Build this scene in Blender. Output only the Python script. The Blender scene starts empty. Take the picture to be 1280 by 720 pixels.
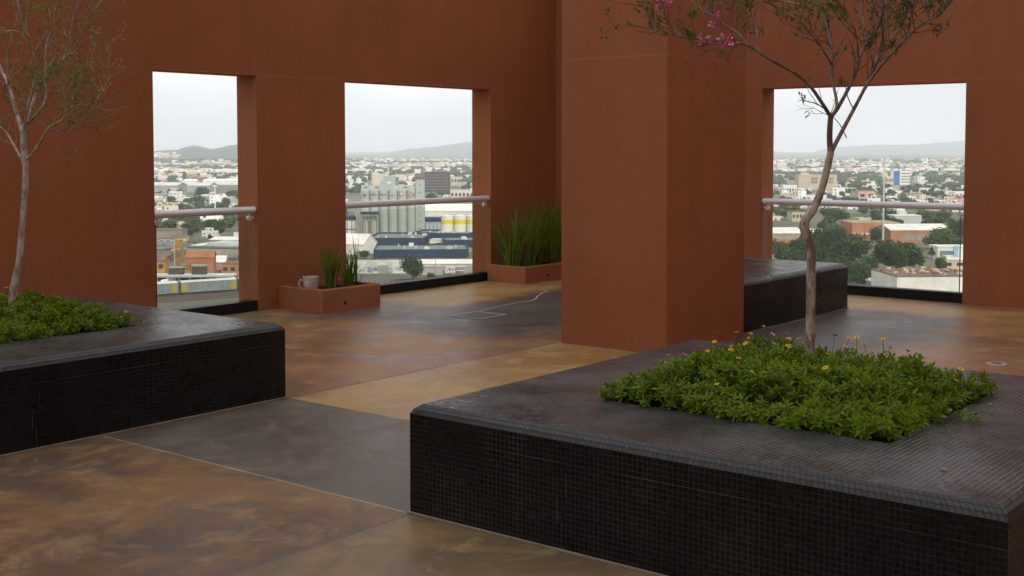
import bpy, bmesh, math, random
import numpy as np
from mathutils import Vector, Matrix, noise
random.seed(7); rng = np.random.default_rng(7)
rad = math.radians
sc = bpy.context.scene
COL = sc.collection

# ---------------------------------------------------------------- camera
FPX, CY, YAW, PITCH = 1542.85, 265.2, .898010428, .05137129
EYE = Vector((0, 0, 1.62))
cam_d = bpy.data.cameras.new('camera'); cam = bpy.data.objects.new('camera', cam_d); COL.objects.link(cam)
VF = Vector((math.sin(YAW)*math.cos(PITCH), math.cos(YAW)*math.cos(PITCH), -math.sin(PITCH)))
VR = Vector((math.cos(YAW), -math.sin(YAW), 0)); VU = VR.cross(VF)
cam.matrix_world = Matrix(((VR.x, VU.x, -VF.x, EYE.x), (VR.y, VU.y, -VF.y, EYE.y), (VR.z, VU.z, -VF.z, EYE.z), (0, 0, 0, 1)))
cam_d.sensor_width = 36; cam_d.lens = FPX/1280*36; cam_d.shift_y = -(360-CY)/1280
cam_d.clip_start = .1; cam_d.clip_end = 40000
sc.camera = cam

# ---------------------------------------------------------------- sky, sun, exposure
SUN_EL, SUN_AZ = rad(40), rad(207)          # azimuth clockwise from +y
w = bpy.data.worlds.new('World'); sc.world = w; w.use_nodes = True
nt = w.node_tree; nt.nodes.clear()
def wn(t): return nt.nodes.new(t)
out = wn('ShaderNodeOutputWorld'); bg = wn('ShaderNodeBackground'); sky = wn('ShaderNodeTexSky')
sky.sky_type = 'NISHITA'; sky.sun_disc = False; sky.sun_elevation = SUN_EL; sky.sun_rotation = SUN_AZ
sky.altitude = 1500; sky.air_density = 1; sky.dust_density = 3; sky.ozone_density = 1
tc = wn('ShaderNodeTexCoord'); mp = wn('ShaderNodeMapping'); mp.inputs['Scale'].default_value = (1, 1, 2.6)
nz = wn('ShaderNodeTexNoise'); nz.inputs['Scale'].default_value = 4.6; nz.inputs['Detail'].default_value = 6; nz.inputs['Roughness'].default_value = .55
rp = wn('ShaderNodeValToRGB'); rp.color_ramp.elements[0].position = .38; rp.color_ramp.elements[1].position = .66
rp.color_ramp.elements[0].color = (6.2, 6.3, 6.5, 1); rp.color_ramp.elements[1].color = (9.2, 9.1, 9.05, 1)
mx = wn('ShaderNodeMix'); mx.data_type = 'RGBA'; mx.inputs[0].default_value = .95
nt.links.new(tc.outputs['Generated'], mp.inputs[0]); nt.links.new(mp.outputs[0], nz.inputs['Vector'])
nt.links.new(nz.outputs[0], rp.inputs[0]); nt.links.new(sky.outputs[0], mx.inputs[6]); nt.links.new(rp.outputs[0], mx.inputs[7])
nt.links.new(mx.outputs[2], bg.inputs[0]); bg.inputs[1].default_value = .145; nt.links.new(bg.outputs[0], out.inputs[0])
sl = bpy.data.lights.new('sun', 'SUN'); sl.energy = 3.2; sl.angle = rad(14); sl.color = (1, .96, .9)
sun = bpy.data.objects.new('sun', sl); COL.objects.link(sun)
sd = Vector((math.sin(SUN_AZ)*math.cos(SUN_EL), math.cos(SUN_AZ)*math.cos(SUN_EL), math.sin(SUN_EL)))
sun.rotation_euler = sd.to_track_quat('Z', 'Y').to_euler(); sun.location = (0, 0, 60)
vs = sc.view_settings; vs.view_transform = 'Standard'; vs.look = 'None'; vs.exposure = 0; vs.gamma = 1; vs.use_curve_mapping = False
sc.cycles.volume_bounces = 3; sc.cycles.max_bounces = 8; sc.cycles.transparent_max_bounces = 24
HAZE = 1.1e-4

# ---------------------------------------------------------------- helpers
GZ = -50.0
def ray(x, y): return VR*((x-640)/FPX) - VU*((y-CY)/FPX) + VF       # forward depth 1
def atdepth(x, y, d): return EYE + ray(x, y)*d
def onz(x, y, z):
    r = ray(x, y); return EYE + r*((z-EYE.z)/r.z)
def G(x, y): return onz(x, y, GZ)
HF = Vector((VF.x, VF.y, 0)).normalized()
def bear(px, D): return EYE*1 + (VR*((px-640)/FPX) + HF)*D            # a point on bearing px, D metres ahead (at eye level)

def tag(o, label, cat, group=None, kind=None):
    if label: o['label'] = label
    if cat: o['category'] = cat
    if group: o['group'] = group
    if kind: o['kind'] = kind
    return o
def thing(name, label, cat, loc=(0, 0, 0), rotz=0, group=None):
    o = bpy.data.objects.new(name, None); COL.objects.link(o); o.empty_display_size = .2
    o.location = loc; o.rotation_euler = (0, 0, rotz)
    return tag(o, label, cat, group)

class MB:
    def __init__(s): s.v = []; s.f = []; s.m = []; s.uv = []
    def face(s, pts, mi=0, uv=None):
        n = len(s.v); s.v += [tuple(p) for p in pts]; s.f.append(tuple(range(n, n+len(pts)))); s.m.append(mi)
        if uv is None:
            a = Vector(pts[1])-Vector(pts[0]); b = Vector(pts[2])-Vector(pts[0]); nn = a.cross(b)
            k = max(range(3), key=lambda i: abs(nn[i]))
            ax = [(1, 2), (0, 2), (0, 1)][k]
            uv = [(p[ax[0]], p[ax[1]]) for p in pts]
        s.uv.append(uv)
    def box(s, x0, y0, z0, x1, y1, z1, mi=0, top=None, skip=''):
        a = [(x0, y0), (x1, y0), (x1, y1), (x0, y1)]
        s.prism(a, z0, z1, mi, top, skip)
    def prism(s, a, z0, z1, mi=0, top=None, skip=''):
        n = len(a)
        for i in range(n):
            p, q = a[i], a[(i+1) % n]
            s.face([(*p, z0), (*q, z0), (*q, z1), (*p, z1)], mi)
        if 't' not in skip: s.face([(*p, z1) for p in a], mi if top is None else top)
        if 'b' not in skip: s.face([(*p, z0) for p in a[::-1]], mi)
    def cyl(s, x, y, z0, z1, r0, r1=None, n=20, mi=0, cap=True, dome=0):
        r1 = r0 if r1 is None else r1
        c = [(math.cos(2*math.pi*i/n), math.sin(2*math.pi*i/n)) for i in range(n)]
        for i in range(n):
            a, b = c[i], c[(i+1) % n]
            s.face([(x+a[0]*r0, y+a[1]*r0, z0), (x+b[0]*r0, y+b[1]*r0, z0), (x+b[0]*r1, y+b[1]*r1, z1), (x+a[0]*r1, y+a[1]*r1, z1)], mi)
            if cap: s.face([(x+a[0]*r1, y+a[1]*r1, z1), (x+b[0]*r1, y+b[1]*r1, z1), (x, y, z1+dome)], mi)
    def tube(s, pts, rs, n=8, mi=0, cap=True):
        pts = [Vector(p) for p in pts]; base = len(s.v)
        if not hasattr(rs, '__len__'): rs = [rs]*len(pts)
        u = None
        for i, p in enumerate(pts):
            t = (pts[min(i+1, len(pts)-1)]-pts[max(i-1, 0)]).normalized()
            if u is None:
                u = t.cross(Vector((.3, .5, .81))).normalized()
            else:
                u = (u - t*u.dot(t)).normalized()
            vv = t.cross(u)
            for k in range(n):
                a = 2*math.pi*k/n; s.v.append(tuple(p + (u*math.cos(a)+vv*math.sin(a))*rs[i]))
        L = 0
        for i in range(len(pts)-1):
            for k in range(n):
                q = (base+i*n+k, base+i*n+(k+1) % n, base+(i+1)*n+(k+1) % n, base+(i+1)*n+k)
                s.f.append(q); s.m.append(mi); s.uv.append([(0, 0)]*4)
        if cap:
            for i0, rev in ((base, 1), (base+(len(pts)-1)*n, 0)):
                q = [i0+k for k in range(n)]
                s.f.append(tuple(q[::-1] if rev else q)); s.m.append(mi); s.uv.append([(0, 0)]*n)
    def build(s, name, mats, parent=None, smooth=False, loc=None, rotz=0, merge=False):
        me = bpy.data.meshes.new(name)
        me.from_pydata(s.v, [], s.f)
        mats = mats if isinstance(mats, (list, tuple)) else [mats]
        for m in mats: me.materials.append(m)
        me.polygons.foreach_set('material_index', s.m)
        ul = me.uv_layers.new(name='UVMap')
        ul.data.foreach_set('uv', np.array([c for f in s.uv for c in f], 'f').ravel())
        if merge:
            bm = bmesh.new(); bm.from_mesh(me); bmesh.ops.remove_doubles(bm, verts=bm.verts, dist=1e-4); bm.to_mesh(me); bm.free()
        if smooth:
            me.polygons.foreach_set('use_smooth', [True]*len(me.polygons))
            try: me.set_sharp_from_angle(angle=rad(40))
            except Exception: pass
        me.update()
        o = bpy.data.objects.new(name, me); COL.objects.link(o)
        if parent: o.parent = parent
        if loc is not None: o.location = loc
        o.rotation_euler = (0, 0, rotz)
        return o

# ---------------------------------------------------------------- materials
class N:
    def __init__(s, name):
        s.m = bpy.data.materials.new(name); s.m.use_nodes = True; s.t = s.m.node_tree
        s.b = s.t.nodes['Principled BSDF']
    def n(s, t, **k):
        x = s.t.nodes.new(t)
        for a, b in k.items():
            if hasattr(x, a): setattr(x, a, b)
            else: x.inputs[a.replace('_', ' ')].default_value = b
        return x
    def l(s, a, b): s.t.links.new(a, b)
    def math(s, op, a, b=None, clamp=False):
        x = s.t.nodes.new('ShaderNodeMath'); x.operation = op; x.use_clamp = clamp
        for i, q in enumerate((a, b)):
            if q is None: continue
            if isinstance(q, (int, float)): x.inputs[i].default_value = q
            else: s.l(q, x.inputs[i])
        return x.outputs[0]
    def mix(s, f, a, b, mode='MIX'):
        x = s.t.nodes.new('ShaderNodeMix'); x.data_type = 'RGBA'; x.blend_type = mode
        for i, q in ((0, f), (6, a), (7, b)):
            if isinstance(q, (int, float)): x.inputs[i].default_value = q
            elif isinstance(q, tuple): x.inputs[i].default_value = (*q, 1) if len(q) == 3 else q
            else: s.l(q, x.inputs[i])
        return x.outputs[2]
    def noise(s, scale, detail=4, rough=.55, co='Object', sx=None, dist=0):
        c = s.n('ShaderNodeTexCoord').outputs[co]
        if sx:
            mpp = s.n('ShaderNodeMapping'); mpp.inputs['Scale'].default_value = sx; s.l(c, mpp.inputs[0]); c = mpp.outputs[0]
        x = s.n('ShaderNodeTexNoise'); x.inputs['Scale'].default_value = scale; x.inputs['Detail'].default_value = detail
        x.inputs['Roughness'].default_value = rough; x.inputs['Distortion'].default_value = dist; s.l(c, x.inputs['Vector'])
        return x.outputs[0]
    def ramp(s, f, a, b, lo=0., hi=1.):
        x = s.n('ShaderNodeMapRange'); s.l(f, x.inputs[0])
        x.inputs[1].default_value = a; x.inputs[2].default_value = b; x.inputs[3].default_value = lo; x.inputs[4].default_value = hi
        return x.outputs[0]
    def bump(s, h, strength=.3, dist=.01):
        x = s.n('ShaderNodeBump'); x.inputs['Strength'].default_value = strength; x.inputs['Distance'].default_value = dist
        s.l(h, x.inputs['Height']); s.l(x.outputs[0], s.b.inputs['Normal'])
    def col(s, c):
        if isinstance(c, tuple): s.b.inputs['Base Color'].default_value = (*c, 1)
        else: s.l(c, s.b.inputs['Base Color'])
    def rough(s, v): s.b.inputs['Roughness'].default_value = v

_mc = {}
def M(name, rgb, rough=.8, var=.25, scale=.5, metal=0, bump=0):
    """plain weathered surface: base colour broken by two noise octaves"""
    if name in _mc: return _mc[name]
    q = N(name); n1 = q.noise(scale, 6, .65)
    f = q.ramp(n1, .3, .7)
    lo = tuple(c*(1-var) for c in rgb); hi = tuple(min(1, c*(1+var*.6)) for c in rgb)
    q.col(q.mix(f, lo, hi)); q.rough(rough); q.b.inputs['Specular IOR Level'].default_value = .22 if not metal else .5; q.b.inputs['Metallic'].default_value = metal
    if bump: q.bump(q.noise(scale*40, 3), bump, .01)
    _mc[name] = q.m; return q.m

def stucco(name, rgb, seam=None):
    q = N(name)
    big = q.noise(.9, 5, .6); streak = q.noise(1.6, 5, .6, sx=(3, 3, .25)); fine = q.noise(75, 3, .6); mid = q.noise(14, 4, .6)
    c = q.mix(q.ramp(big, .3, .7), tuple(x*.86 for x in rgb), tuple(x*1.1 for x in rgb))
    c = q.mix(q.ramp(streak, .45, .75, 0, .38), c, tuple(x*.70 for x in rgb))
    drip = q.noise(2.2, 5, .7, sx=(9, 9, .3)); c = q.mix(q.ramp(drip, .60, .74, 0, .32), c, tuple(x*.62 for x in rgb))
    c = q.mix(q.ramp(q.noise(7, 8, .75), .56, .70, 0, .25), c, tuple(x*1.22+.012 for x in rgb))
    c = q.mix(q.ramp(fine, .38, .66, 0, .38), c, tuple(x*1.3+.01 for x in rgb))
    if seam is not None:
        co = q.n('ShaderNodeTexCoord'); sp = q.n('ShaderNodeSeparateXYZ'); q.l(co.outputs['Object'], sp.inputs[0])
        z = q.math('ADD', sp.outputs[2], q.math('MULTIPLY', mid, .008))
        dz = q.math('ABSOLUTE', q.math('SUBTRACT', z, seam+.004))
        ln = q.ramp(dz, .003, .007, 1, 0)
        c = q.mix(q.math('MULTIPLY', ln, q.ramp(q.noise(1.3), .35, .6, .05, .5)), c, tuple(x*1.5+.02 for x in rgb))
        # rain splash and scuffs low on the wall
    q.col(c); q.rough(.9); q.b.inputs['Specular IOR Level'].default_value = .12
    h = q.math('ADD', q.math('MULTIPLY', fine, .7), q.math('MULTIPLY', mid, .6))
    q.bump(h, .95, .007)
    return q.m
TERRA = (.335, .122, .055)
m_wall = stucco('terracotta_stucco', TERRA, 2.35)
m_box = stucco('terracotta_planter_stucco', (.345, .128, .057))

def tiles(name, c1, c2, mortar, size, msize, rough, rough_m, spec=.4, cracks=False):
    q = N(name)
    br = q.n('ShaderNodeTexBrick'); br.offset = 0; br.squash = 1
    uvn = q.n('ShaderNodeTexCoord'); q.l(uvn.outputs['UV'], br.inputs['Vector'])
    br.inputs['Scale'].default_value = 1; br.inputs['Brick Width'].default_value = size; br.inputs['Row Height'].default_value = size
    br.inputs['Mortar Size'].default_value = msize; br.inputs['Mortar Smooth'].default_value = .15; br.inputs['Bias'].default_value = -.1
    br.inputs['Color1'].default_value = (*c1, 1); br.inputs['Color2'].default_value = (*c2, 1); br.inputs['Mortar'].default_value = (*mortar, 1)
    dirt = q.noise(3.5, 6, .65); worn = q.noise(1.7, 4, .6)
    # grout washed out in places, dark in others
    mcol = q.mix(q.ramp(worn, .38, .66), tuple(x*.3 for x in mortar), tuple(x*1.9 for x in mortar))
    c = q.mix(br.outputs['Fac'], br.outputs['Color'], mcol)
    c = q.mix(q.ramp(dirt, .5, .8, 0, .16), c, (.05, .043, .041))
    if cracks:                                                   # lime-stained sheet joint and a stepped crack
        su = q.n('ShaderNodeSeparateXYZ'); q.l(uvn.outputs['UV'], su.inputs[0]); U_, V_ = su.outputs[0], su.outputs[1]
        m1 = q.ramp(q.math('ABSOLUTE', q.math('SUBTRACT', V_, .3595)), .0012, .0024, 1, 0)
        st = q.n('ShaderNodeTexWhiteNoise', noise_dimensions='1D'); q.l(q.math('FLOOR', q.math('MULTIPLY', V_, 9.)), st.inputs['W'])
        off = q.math('MULTIPLY', q.math('FLOOR', q.math('MULTIPLY', st.outputs['Value'], 2.6)), .0225)
        m2 = q.math('MULTIPLY', q.ramp(q.math('ABSOLUTE', q.math('SUBTRACT', q.math('SUBTRACT', U_, off), .811)), .0012, .0024, 1, 0), q.ramp(V_, .29, .31, 1, 0))
        m3 = q.math('MULTIPLY', q.ramp(q.noise(1.1, 3, .6, sx=(1, 1, .25)), .56, .68), q.math('MULTIPLY', br.outputs['Fac'], .5))
        mm = q.math('MAXIMUM', q.math('MULTIPLY', m1, q.ramp(q.noise(2.4, 3), .42, .62, 0, .26)), q.math('MAXIMUM', q.math('MULTIPLY', m2, q.ramp(q.noise(5, 3), .4, .6, .05, .34)), m3))
        c = q.mix(mm, c, (.20, .19, .175))
    q.col(c)
    r = q.math('ADD', q.ramp(br.outputs['Fac'], 0, 1, rough, rough_m), q.ramp(dirt, .35, .7, -.05, .14))
    q.l(r, q.b.inputs['Roughness'])
    hh = q.math('ADD', q.ramp(br.outputs['Fac'], 0, 1, 1, 0), q.math('MULTIPLY', q.noise(24, 2), .5))
    sn = q.n('ShaderNodeVectorMath', operation='SNAP'); q.l(uvn.outputs['UV'], sn.inputs[0]); sn.inputs[1].default_value = (size, size, 1)
    wn_ = q.n('ShaderNodeTexWhiteNoise'); q.l(sn.outputs[0], wn_.inputs['Vector']); sb = q.n('ShaderNodeVectorMath', operation='SUBTRACT'); q.l(wn_.outputs['Color'], sb.inputs[0]); sb.inputs[1].default_value = (.5, .5, .5)
    sc2 = q.n('ShaderNodeVectorMath', operation='SCALE'); q.l(sb.outputs[0], sc2.inputs[0]); sc2.inputs['Scale'].default_value = .10
    gn = q.n('ShaderNodeNewGeometry'); ad = q.n('ShaderNodeVectorMath', operation='ADD'); q.l(gn.outputs['Normal'], ad.inputs[0]); q.l(sc2.outputs[0], ad.inputs[1]); nm = q.n('ShaderNodeVectorMath', operation='NORMALIZE'); q.l(ad.outputs[0], nm.inputs[0])
    q.bump(hh, .5, .003); bn = [x for x in q.t.nodes if x.type == 'BUMP'][-1]; q.l(nm.outputs[0], bn.inputs['Normal']); q.b.inputs['Specular IOR Level'].default_value = spec
    return q.m
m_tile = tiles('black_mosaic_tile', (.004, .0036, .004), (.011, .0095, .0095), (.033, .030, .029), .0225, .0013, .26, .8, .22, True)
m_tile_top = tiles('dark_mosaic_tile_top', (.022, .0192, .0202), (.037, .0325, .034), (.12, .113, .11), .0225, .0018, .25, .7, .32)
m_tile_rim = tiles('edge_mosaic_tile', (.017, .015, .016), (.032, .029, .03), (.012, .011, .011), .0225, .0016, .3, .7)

def floor_mat():
    q = N('acid_stained_concrete')
    co = q.n('ShaderNodeTexCoord').outputs['Object']
    wx = q.n('ShaderNodeTexNoise'); wx.inputs['Scale'].default_value = .9; wx.inputs['Detail'].default_value = 5; q.l(co, wx.inputs['Vector'])
    vm = q.n('ShaderNodeVectorMath', operation='SUBTRACT'); q.l(wx.outputs['Color'], vm.inputs[0]); vm.inputs[1].default_value = (.5, .5, .5)
    sp0 = q.n('ShaderNodeSeparateXYZ'); q.l(co, sp0.inputs[0]); spw = q.n('ShaderNodeSeparateXYZ'); q.l(vm.outputs[0], spw.inputs[0])
    def warp(a): return (q.math('ADD', sp0.outputs[0], q.math('MULTIPLY', spw.outputs[0], a)), q.math('ADD', sp0.outputs[1], q.math('MULTIPLY', spw.outputs[1], a)))
    Xh, Yh = sp0.outputs[0], sp0.outputs[1]; Xs, Ys = warp(1.3)
    def band(X, a, b, s):
        return q.math('MULTIPLY', q.ramp(X, a-s, a+s), q.ramp(X, b-s, b+s, 1, 0))
    n1 = q.noise(.95, 11, .74, dist=.7); n2 = q.noise(2.8, 10, .76, dist=.5); n3 = q.noise(.45, 4, .6); n4 = q.noise(9, 5, .7)
    ochre, tan, olive, rust, grey, purple = (.31, .165, .050), (.44, .275, .095), (.23, .17, .07), (.34, .145, .05), (.105, .094, .092), (.092, .070, .066)
    def mott(a, b, c_): 
        x = q.mix(q.ramp(n1, .44, .57), a, b); return q.mix(q.ramp(n2, .52, .62, 0, .7), x, c_)
    c = mott((.21, .12, .05), ochre, (.33, .21, .095))                  # the ochre brown ground tone
    def patch(c, x0, x1, y0, y1, col, soft=.01, warped=False, amt=1.):
        X, Y = (Xs, Ys) if warped else (Xh, Yh)
        m = q.math('MULTIPLY', q.math('MULTIPLY', band(X, x0, x1, soft), band(Y, y0, y1, soft)), amt)
        return q.mix(m, c, col)
    brown = mott((.125, .083, .055), (.25, .132, .052), (.33, .21, .088))
    greyc = mott(purple, grey, (.185, .135, .092)); olivec = mott((.18, .13, .072), (.29, .195, .085), (.40, .275, .12))
    tanc = mott((.36, .205, .072), (.50, .315, .115), (.58, .39, .155)); rustc = mott((.26, .135, .066), (.38, .18, .068), (.50, .29, .115))
    c = patch(c, -9, 3.955, 3.715, 40, brown)
    c = patch(c, -9, 3.955, -9, 3.715, olivec)
    c = patch(c, 3.955, 5.31, 3.715, 6.1, tanc)
    c = patch(c, 3.955, 5.31, 3.715, 6.1, greyc, .008, False, .92)
    c = patch(c, 5.31, 20, 3.715, 6.1, tanc)
    c = patch(c, 5.31, 40, 6.1, 40, rustc)
    c = patch(c, 8.15, 40, 6.35, 8.35, greyc, .28, True)
    c = patch(c, 9.3, 40, 8.45, 40, tanc, .25, True, .85)
    c = patch(c, 4, 8.4, 8.75, 40, olivec, .2, True)
    c = patch(c, 8.2, 9.3, 8.1, 9.5, greyc, .25, True, .8)
    c = patch(c, 6.4, 40, -9, 5.05, rustc)
    c = patch(c, 8.5, 11.75, 3.75, 5.2, greyc, .16, True)
    c = patch(c, 11.95, 12.9, -9, 9, tanc, .15, True, .7)
    # scuffed pale wear and dark specks, grain
    c = q.mix(q.ramp(q.noise(5.5, 9, .75), .56, .74, 0, .5), c, (.30, .27, .22))
    c = q.mix(q.ramp(n3, .35, .65, .22, 0), c, (.07, .05, .04))
    v = q.n('ShaderNodeTexVoronoi'); v.feature = 'DISTANCE_TO_EDGE'; v.inputs['Scale'].default_value = .8; wv = q.n('ShaderNodeVectorMath', operation='ADD'); q.l(co, wv.inputs[0]); q.l(vm.outputs[0], wv.inputs[1]); q.l(wv.outputs[0], v.inputs['Vector'])
    c = q.mix(q.math('MULTIPLY', q.ramp(v.outputs['Distance'], .001, .004, .55, 0), q.ramp(q.noise(.7, 3), .54, .6)), c, (.06, .05, .045))
    c = q.mix(q.ramp(q.noise(13, 6, .7, sx=(1, .18, 1)), .64, .72, 0, .28), c, (.42, .36, .28))
    c = q.mix(q.ramp(q.noise(160, 2, .5), .3, .7, 0, .16), c, (.06, .05, .045))
    c = q.mix(q.ramp(q.noise(38, 4, .8), .69, .73, 0, .5), c, (.5, .46, .4))
    # saw-cut joints
    def joint(c, V, at, W, a, b, colr, wd=.006, amt=.9):
        d = q.math('ABSOLUTE', q.math('SUBTRACT', q.math('ADD', V, q.math('MULTIPLY', n4, .004)), at+.002))
        ln = q.math('MULTIPLY', q.math('MULTIPLY', q.ramp(d, wd*.6, wd, amt, 0), band(W, a, b, .002)), q.ramp(n2, .40, .58, .35, 1))
        return q.mix(ln, c, colr), ln
    lines = []
    for V, at, W, a, b, colr, wd, amt in ((Xh, 3.955, Yh, 3.715, 40, (.36, .32, .26), .009, .7), (Xh, 5.31, Yh, 3.715, 6.1, (.045, .043, .045), .013, 1.),
            (Yh, 3.715, Xh, -9, 3.955, (.08, .08, .085), .010, .9), (Yh, 6.1, Xh, 5.31, 8.3, (.065, .057, .053), .014, 1.),
            (Yh, 6.1, Xh, 8.3, 40, (.085, .075, .07), .006, .4)):
        c, ln = joint(c, V, at, W, a, b, colr, wd, amt); lines.append(ln)
    q.col(c)
    r = q.math('ADD', q.ramp(n1, .3, .7, .36, .5), q.ramp(n2, .4, .7, -.05, .12)); q.l(r, q.b.inputs['Roughness']); q.b.inputs['Specular IOR Level'].default_value = .3
    h = q.math('ADD', q.math('MULTIPLY', n4, .5), q.math('MULTIPLY', q.noise(60, 3), .3))
    for ln in lines: h = q.math('SUBTRACT', h, q.math('MULTIPLY', ln, 1.5))
    q.bump(h, .22, .006)
    return q.m
m_floor = floor_mat()

def metal(name, rgb, rough):
    q = N(name); q.col(rgb); q.b.inputs['Metallic'].default_value = 1
    q.l(q.ramp(q.noise(9, 4, .6, sx=(1, 1, 4)), .3, .7, rough-.06, rough+.1), q.b.inputs['Roughness']); return q.m
m_steel = metal('brushed_steel', (.78, .78, .80), .38); m_steel.node_tree.nodes['Principled BSDF'].inputs['Metallic'].default_value = .2
m_edge = M('grey_glass_edge', (.22, .21, .19), .5, .2, 9)
m_black = M('black_granite_strip', (.012, .012, .013), .45, .3, 6)
m_blackmetal = M('dark_bracket', (.05, .04, .04), .4, .3, 9)
def glass():
    q = N('clear_glass'); t = q.t; t.nodes.remove(q.b)
    tr = q.n('ShaderNodeBsdfTransparent'); tr.inputs[0].default_value = (.915, .92, .895, 1)
    gl = q.n('ShaderNodeBsdfGlossy'); gl.inputs['Roughness'].default_value = .02; gl.inputs[0].default_value = (.9, .95, .92, 1)
    fr = q.n('ShaderNodeFresnel'); fr.inputs[0].default_value = 1.35
    ms = q.n('ShaderNodeMixShader'); ge = q.n('ShaderNodeNewGeometry'); q.l(q.math('MULTIPLY', fr.outputs[0], q.math('SUBTRACT', 1., ge.outputs['Backfacing'])), ms.inputs[0]); q.l(tr.outputs[0], ms.inputs[1]); q.l(gl.outputs[0], ms.inputs[2])
    q.l(ms.outputs[0], t.nodes['Material Output'].inputs[0]); return q.m
m_glass = glass()
m_soil = M('dark_soil', (.022, .016, .012), .95, .5, 14, bump=.6)
m_mortar = M('mortar_fillet', (.30, .25, .19), .9, .4, 4)

def leafmat(name, a, b, c, sub=.25, scale=14, rnd=False):
    q = N(name); n1 = q.noise(scale, 3, .6); n2 = q.noise(scale*.2, 3, .6)
    col = q.mix(q.ramp(n1, .3, .7), a, b); col = q.mix(q.ramp(n2, .4, .7, 0, .7), col, c)
    if rnd:
        oi = q.n('ShaderNodeObjectInfo'); col = q.mix(q.ramp(oi.outputs['Random'], 0, 1, 0, .65), col, q.mix(q.ramp(oi.outputs['Random'], .45, .55), tuple(x*.55 for x in a), (c[0]*1.35, c[1]*1.15, c[2])))
    q.col(col); q.rough(.5); q.b.inputs['Specular IOR Level'].default_value = .16
    t = q.t; tl = q.n('ShaderNodeBsdfTranslucent'); q.l(col, tl.inputs[0]); ms = q.n('ShaderNodeMixShader'); ms.inputs[0].default_value = sub
    q.l(q.b.outputs[0], ms.inputs[1]); q.l(tl.outputs[0], ms.inputs[2]); q.l(ms.outputs[0], t.nodes['Material Output'].inputs[0])
    return q.m
m_cover = leafmat('ground_cover_leaf', (.105, .185, .006), (.21, .31, .010), (.15, .215, .010), .3, 22)
m_blade = leafmat('grass_blade', (.085, .145, .012), (.25, .34, .03), (.12, .18, .018), .25, 6)
m_twigleaf = leafmat('small_tree_leaf', (.10, .14, .018), (.17, .19, .03), (.16, .12, .03), .3, 8)
m_brownleaf = leafmat('olive_brown_leaf', (.17, .185, .035), (.29, .29, .06), (.30, .19, .07), .3, 8)
m_pink = M('pink_petal', (.80, .21, .40), .6, .4, 60)
m_yellow = M('yellow_petal', (.85, .46, .015), .6, .25, 60)
m_orange = M('flower_centre', (.42, .14, .01), .7, .2, 60)
m_stem = M('green_stem', (.10, .13, .03), .7, .2, 20)
def bark(name, a, b, c):
    q = N(name); n1 = q.noise(20, 5, .6, sx=(1, 1, .5)); n2 = q.noise(55, 4, .6, sx=(1, 1, .3))
    col = q.mix(q.ramp(n1, .44, .54), a, b); col = q.mix(q.ramp(n2, .5, .7, 0, .6), col, c); q.col(col); q.rough(.75); q.bump(n2, .4, .004); return q.m
m_bark = bark('mottled_smooth_bark', (.21, .145, .11), (.47, .38, .315), (.14, .095, .07))
m_limb = bark('dark_limb_bark', (.13, .092, .072), (.27, .205, .165), (.085, .058, .044))
m_twigd = M('dark_twig_bark', (.16, .115, .09), .8, .45, 12)
m_bark2 = bark('pale_smooth_bark', (.30, .24, .19), (.50, .42, .35), (.18, .12, .085))
m_twig = M('twig_bark', (.36, .28, .225), .8, .45, 12)

# ================================================================ TERRACE
# ---- floor
f = MB(); f.box(-9, -9, -.5, 13.25, 9.88, 0)
fl = f.build('floor', m_floor); fl['kind'] = 'structure'

def wall(axis, front, back, lo, hi, z1, holes, name):
    """slab wall with real openings: faces in the plane, plus reveals. axis 'x': runs along x at y=front..back"""
    us = sorted({lo, hi, *[h[0] for h in holes], *[h[1] for h in holes]}); zs = sorted({0., z1, *[h[2] for h in holes], *[h[3] for h in holes]})
    P = (lambda u, z, d: (u, d, z)) if axis == 'x' else (lambda u, z, d: (d, u, z))
    hole = lambda i, k: any(h[0] <= (us[i]+us[i+1])/2 <= h[1] and h[2] <= (zs[k]+zs[k+1])/2 <= h[3] for h in holes)
    b = MB(); nu, nz_ = len(us)-1, len(zs)-1
    ok = lambda i, k: 0 <= i < nu and 0 <= k < nz_ and not hole(i, k)
    for i in range(nu):
        for k in range(nz_):
            if not ok(i, k): continue
            u0, u1, a, c = us[i], us[i+1], zs[k], zs[k+1]
            b.face([P(u0, a, front), P(u1, a, front), P(u1, c, front), P(u0, c, front)])
            b.face([P(u1, a, back), P(u0, a, back), P(u0, c, back), P(u1, c, back)])
            if not ok(i-1, k): b.face([P(u0, a, back), P(u0, a, front), P(u0, c, front), P(u0, c, back)])
            if not ok(i+1, k): b.face([P(u1, a, front), P(u1, a, back), P(u1, c, back), P(u1, c, front)])
            if not ok(i, k-1): b.face([P(u0, a, back), P(u1, a, back), P(u1, a, front), P(u0, a, front)])
            if not ok(i, k+1): b.face([P(u0, c, front), P(u1, c, front), P(u1, c, back), P(u0, c, back)])
    bmo = b.build(name, m_wall, merge=True)
    bm = bmesh.new(); bm.from_mesh(bmo.data); bmesh.ops.recalc_face_normals(bm, faces=bm.faces); bm.to_mesh(bmo.data); bm.free()
    return bmo
WH = 4.6
WA, WB = 9.63, 13.0
W1, W2, W3 = (6.815, 8.02), (9.225, 11.67), (4.33, 6.66)
wa = wall('x', WA, WA+.3, -9, 13.3, WH, [(*W1, 0, 2.345), (*W2, 0, 2.345)], 'wall')
tag(wa, 'long terracotta stucco wall with two square openings on the left', 'wall')
wb = wall('y', WB, WB+.3, -9, WA-.002, WH, [(*W3, 0, 2.315)], 'wall')
tag(wb, 'terracotta stucco wall with one wide opening behind the square pillar', 'wall')
p = MB()
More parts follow.
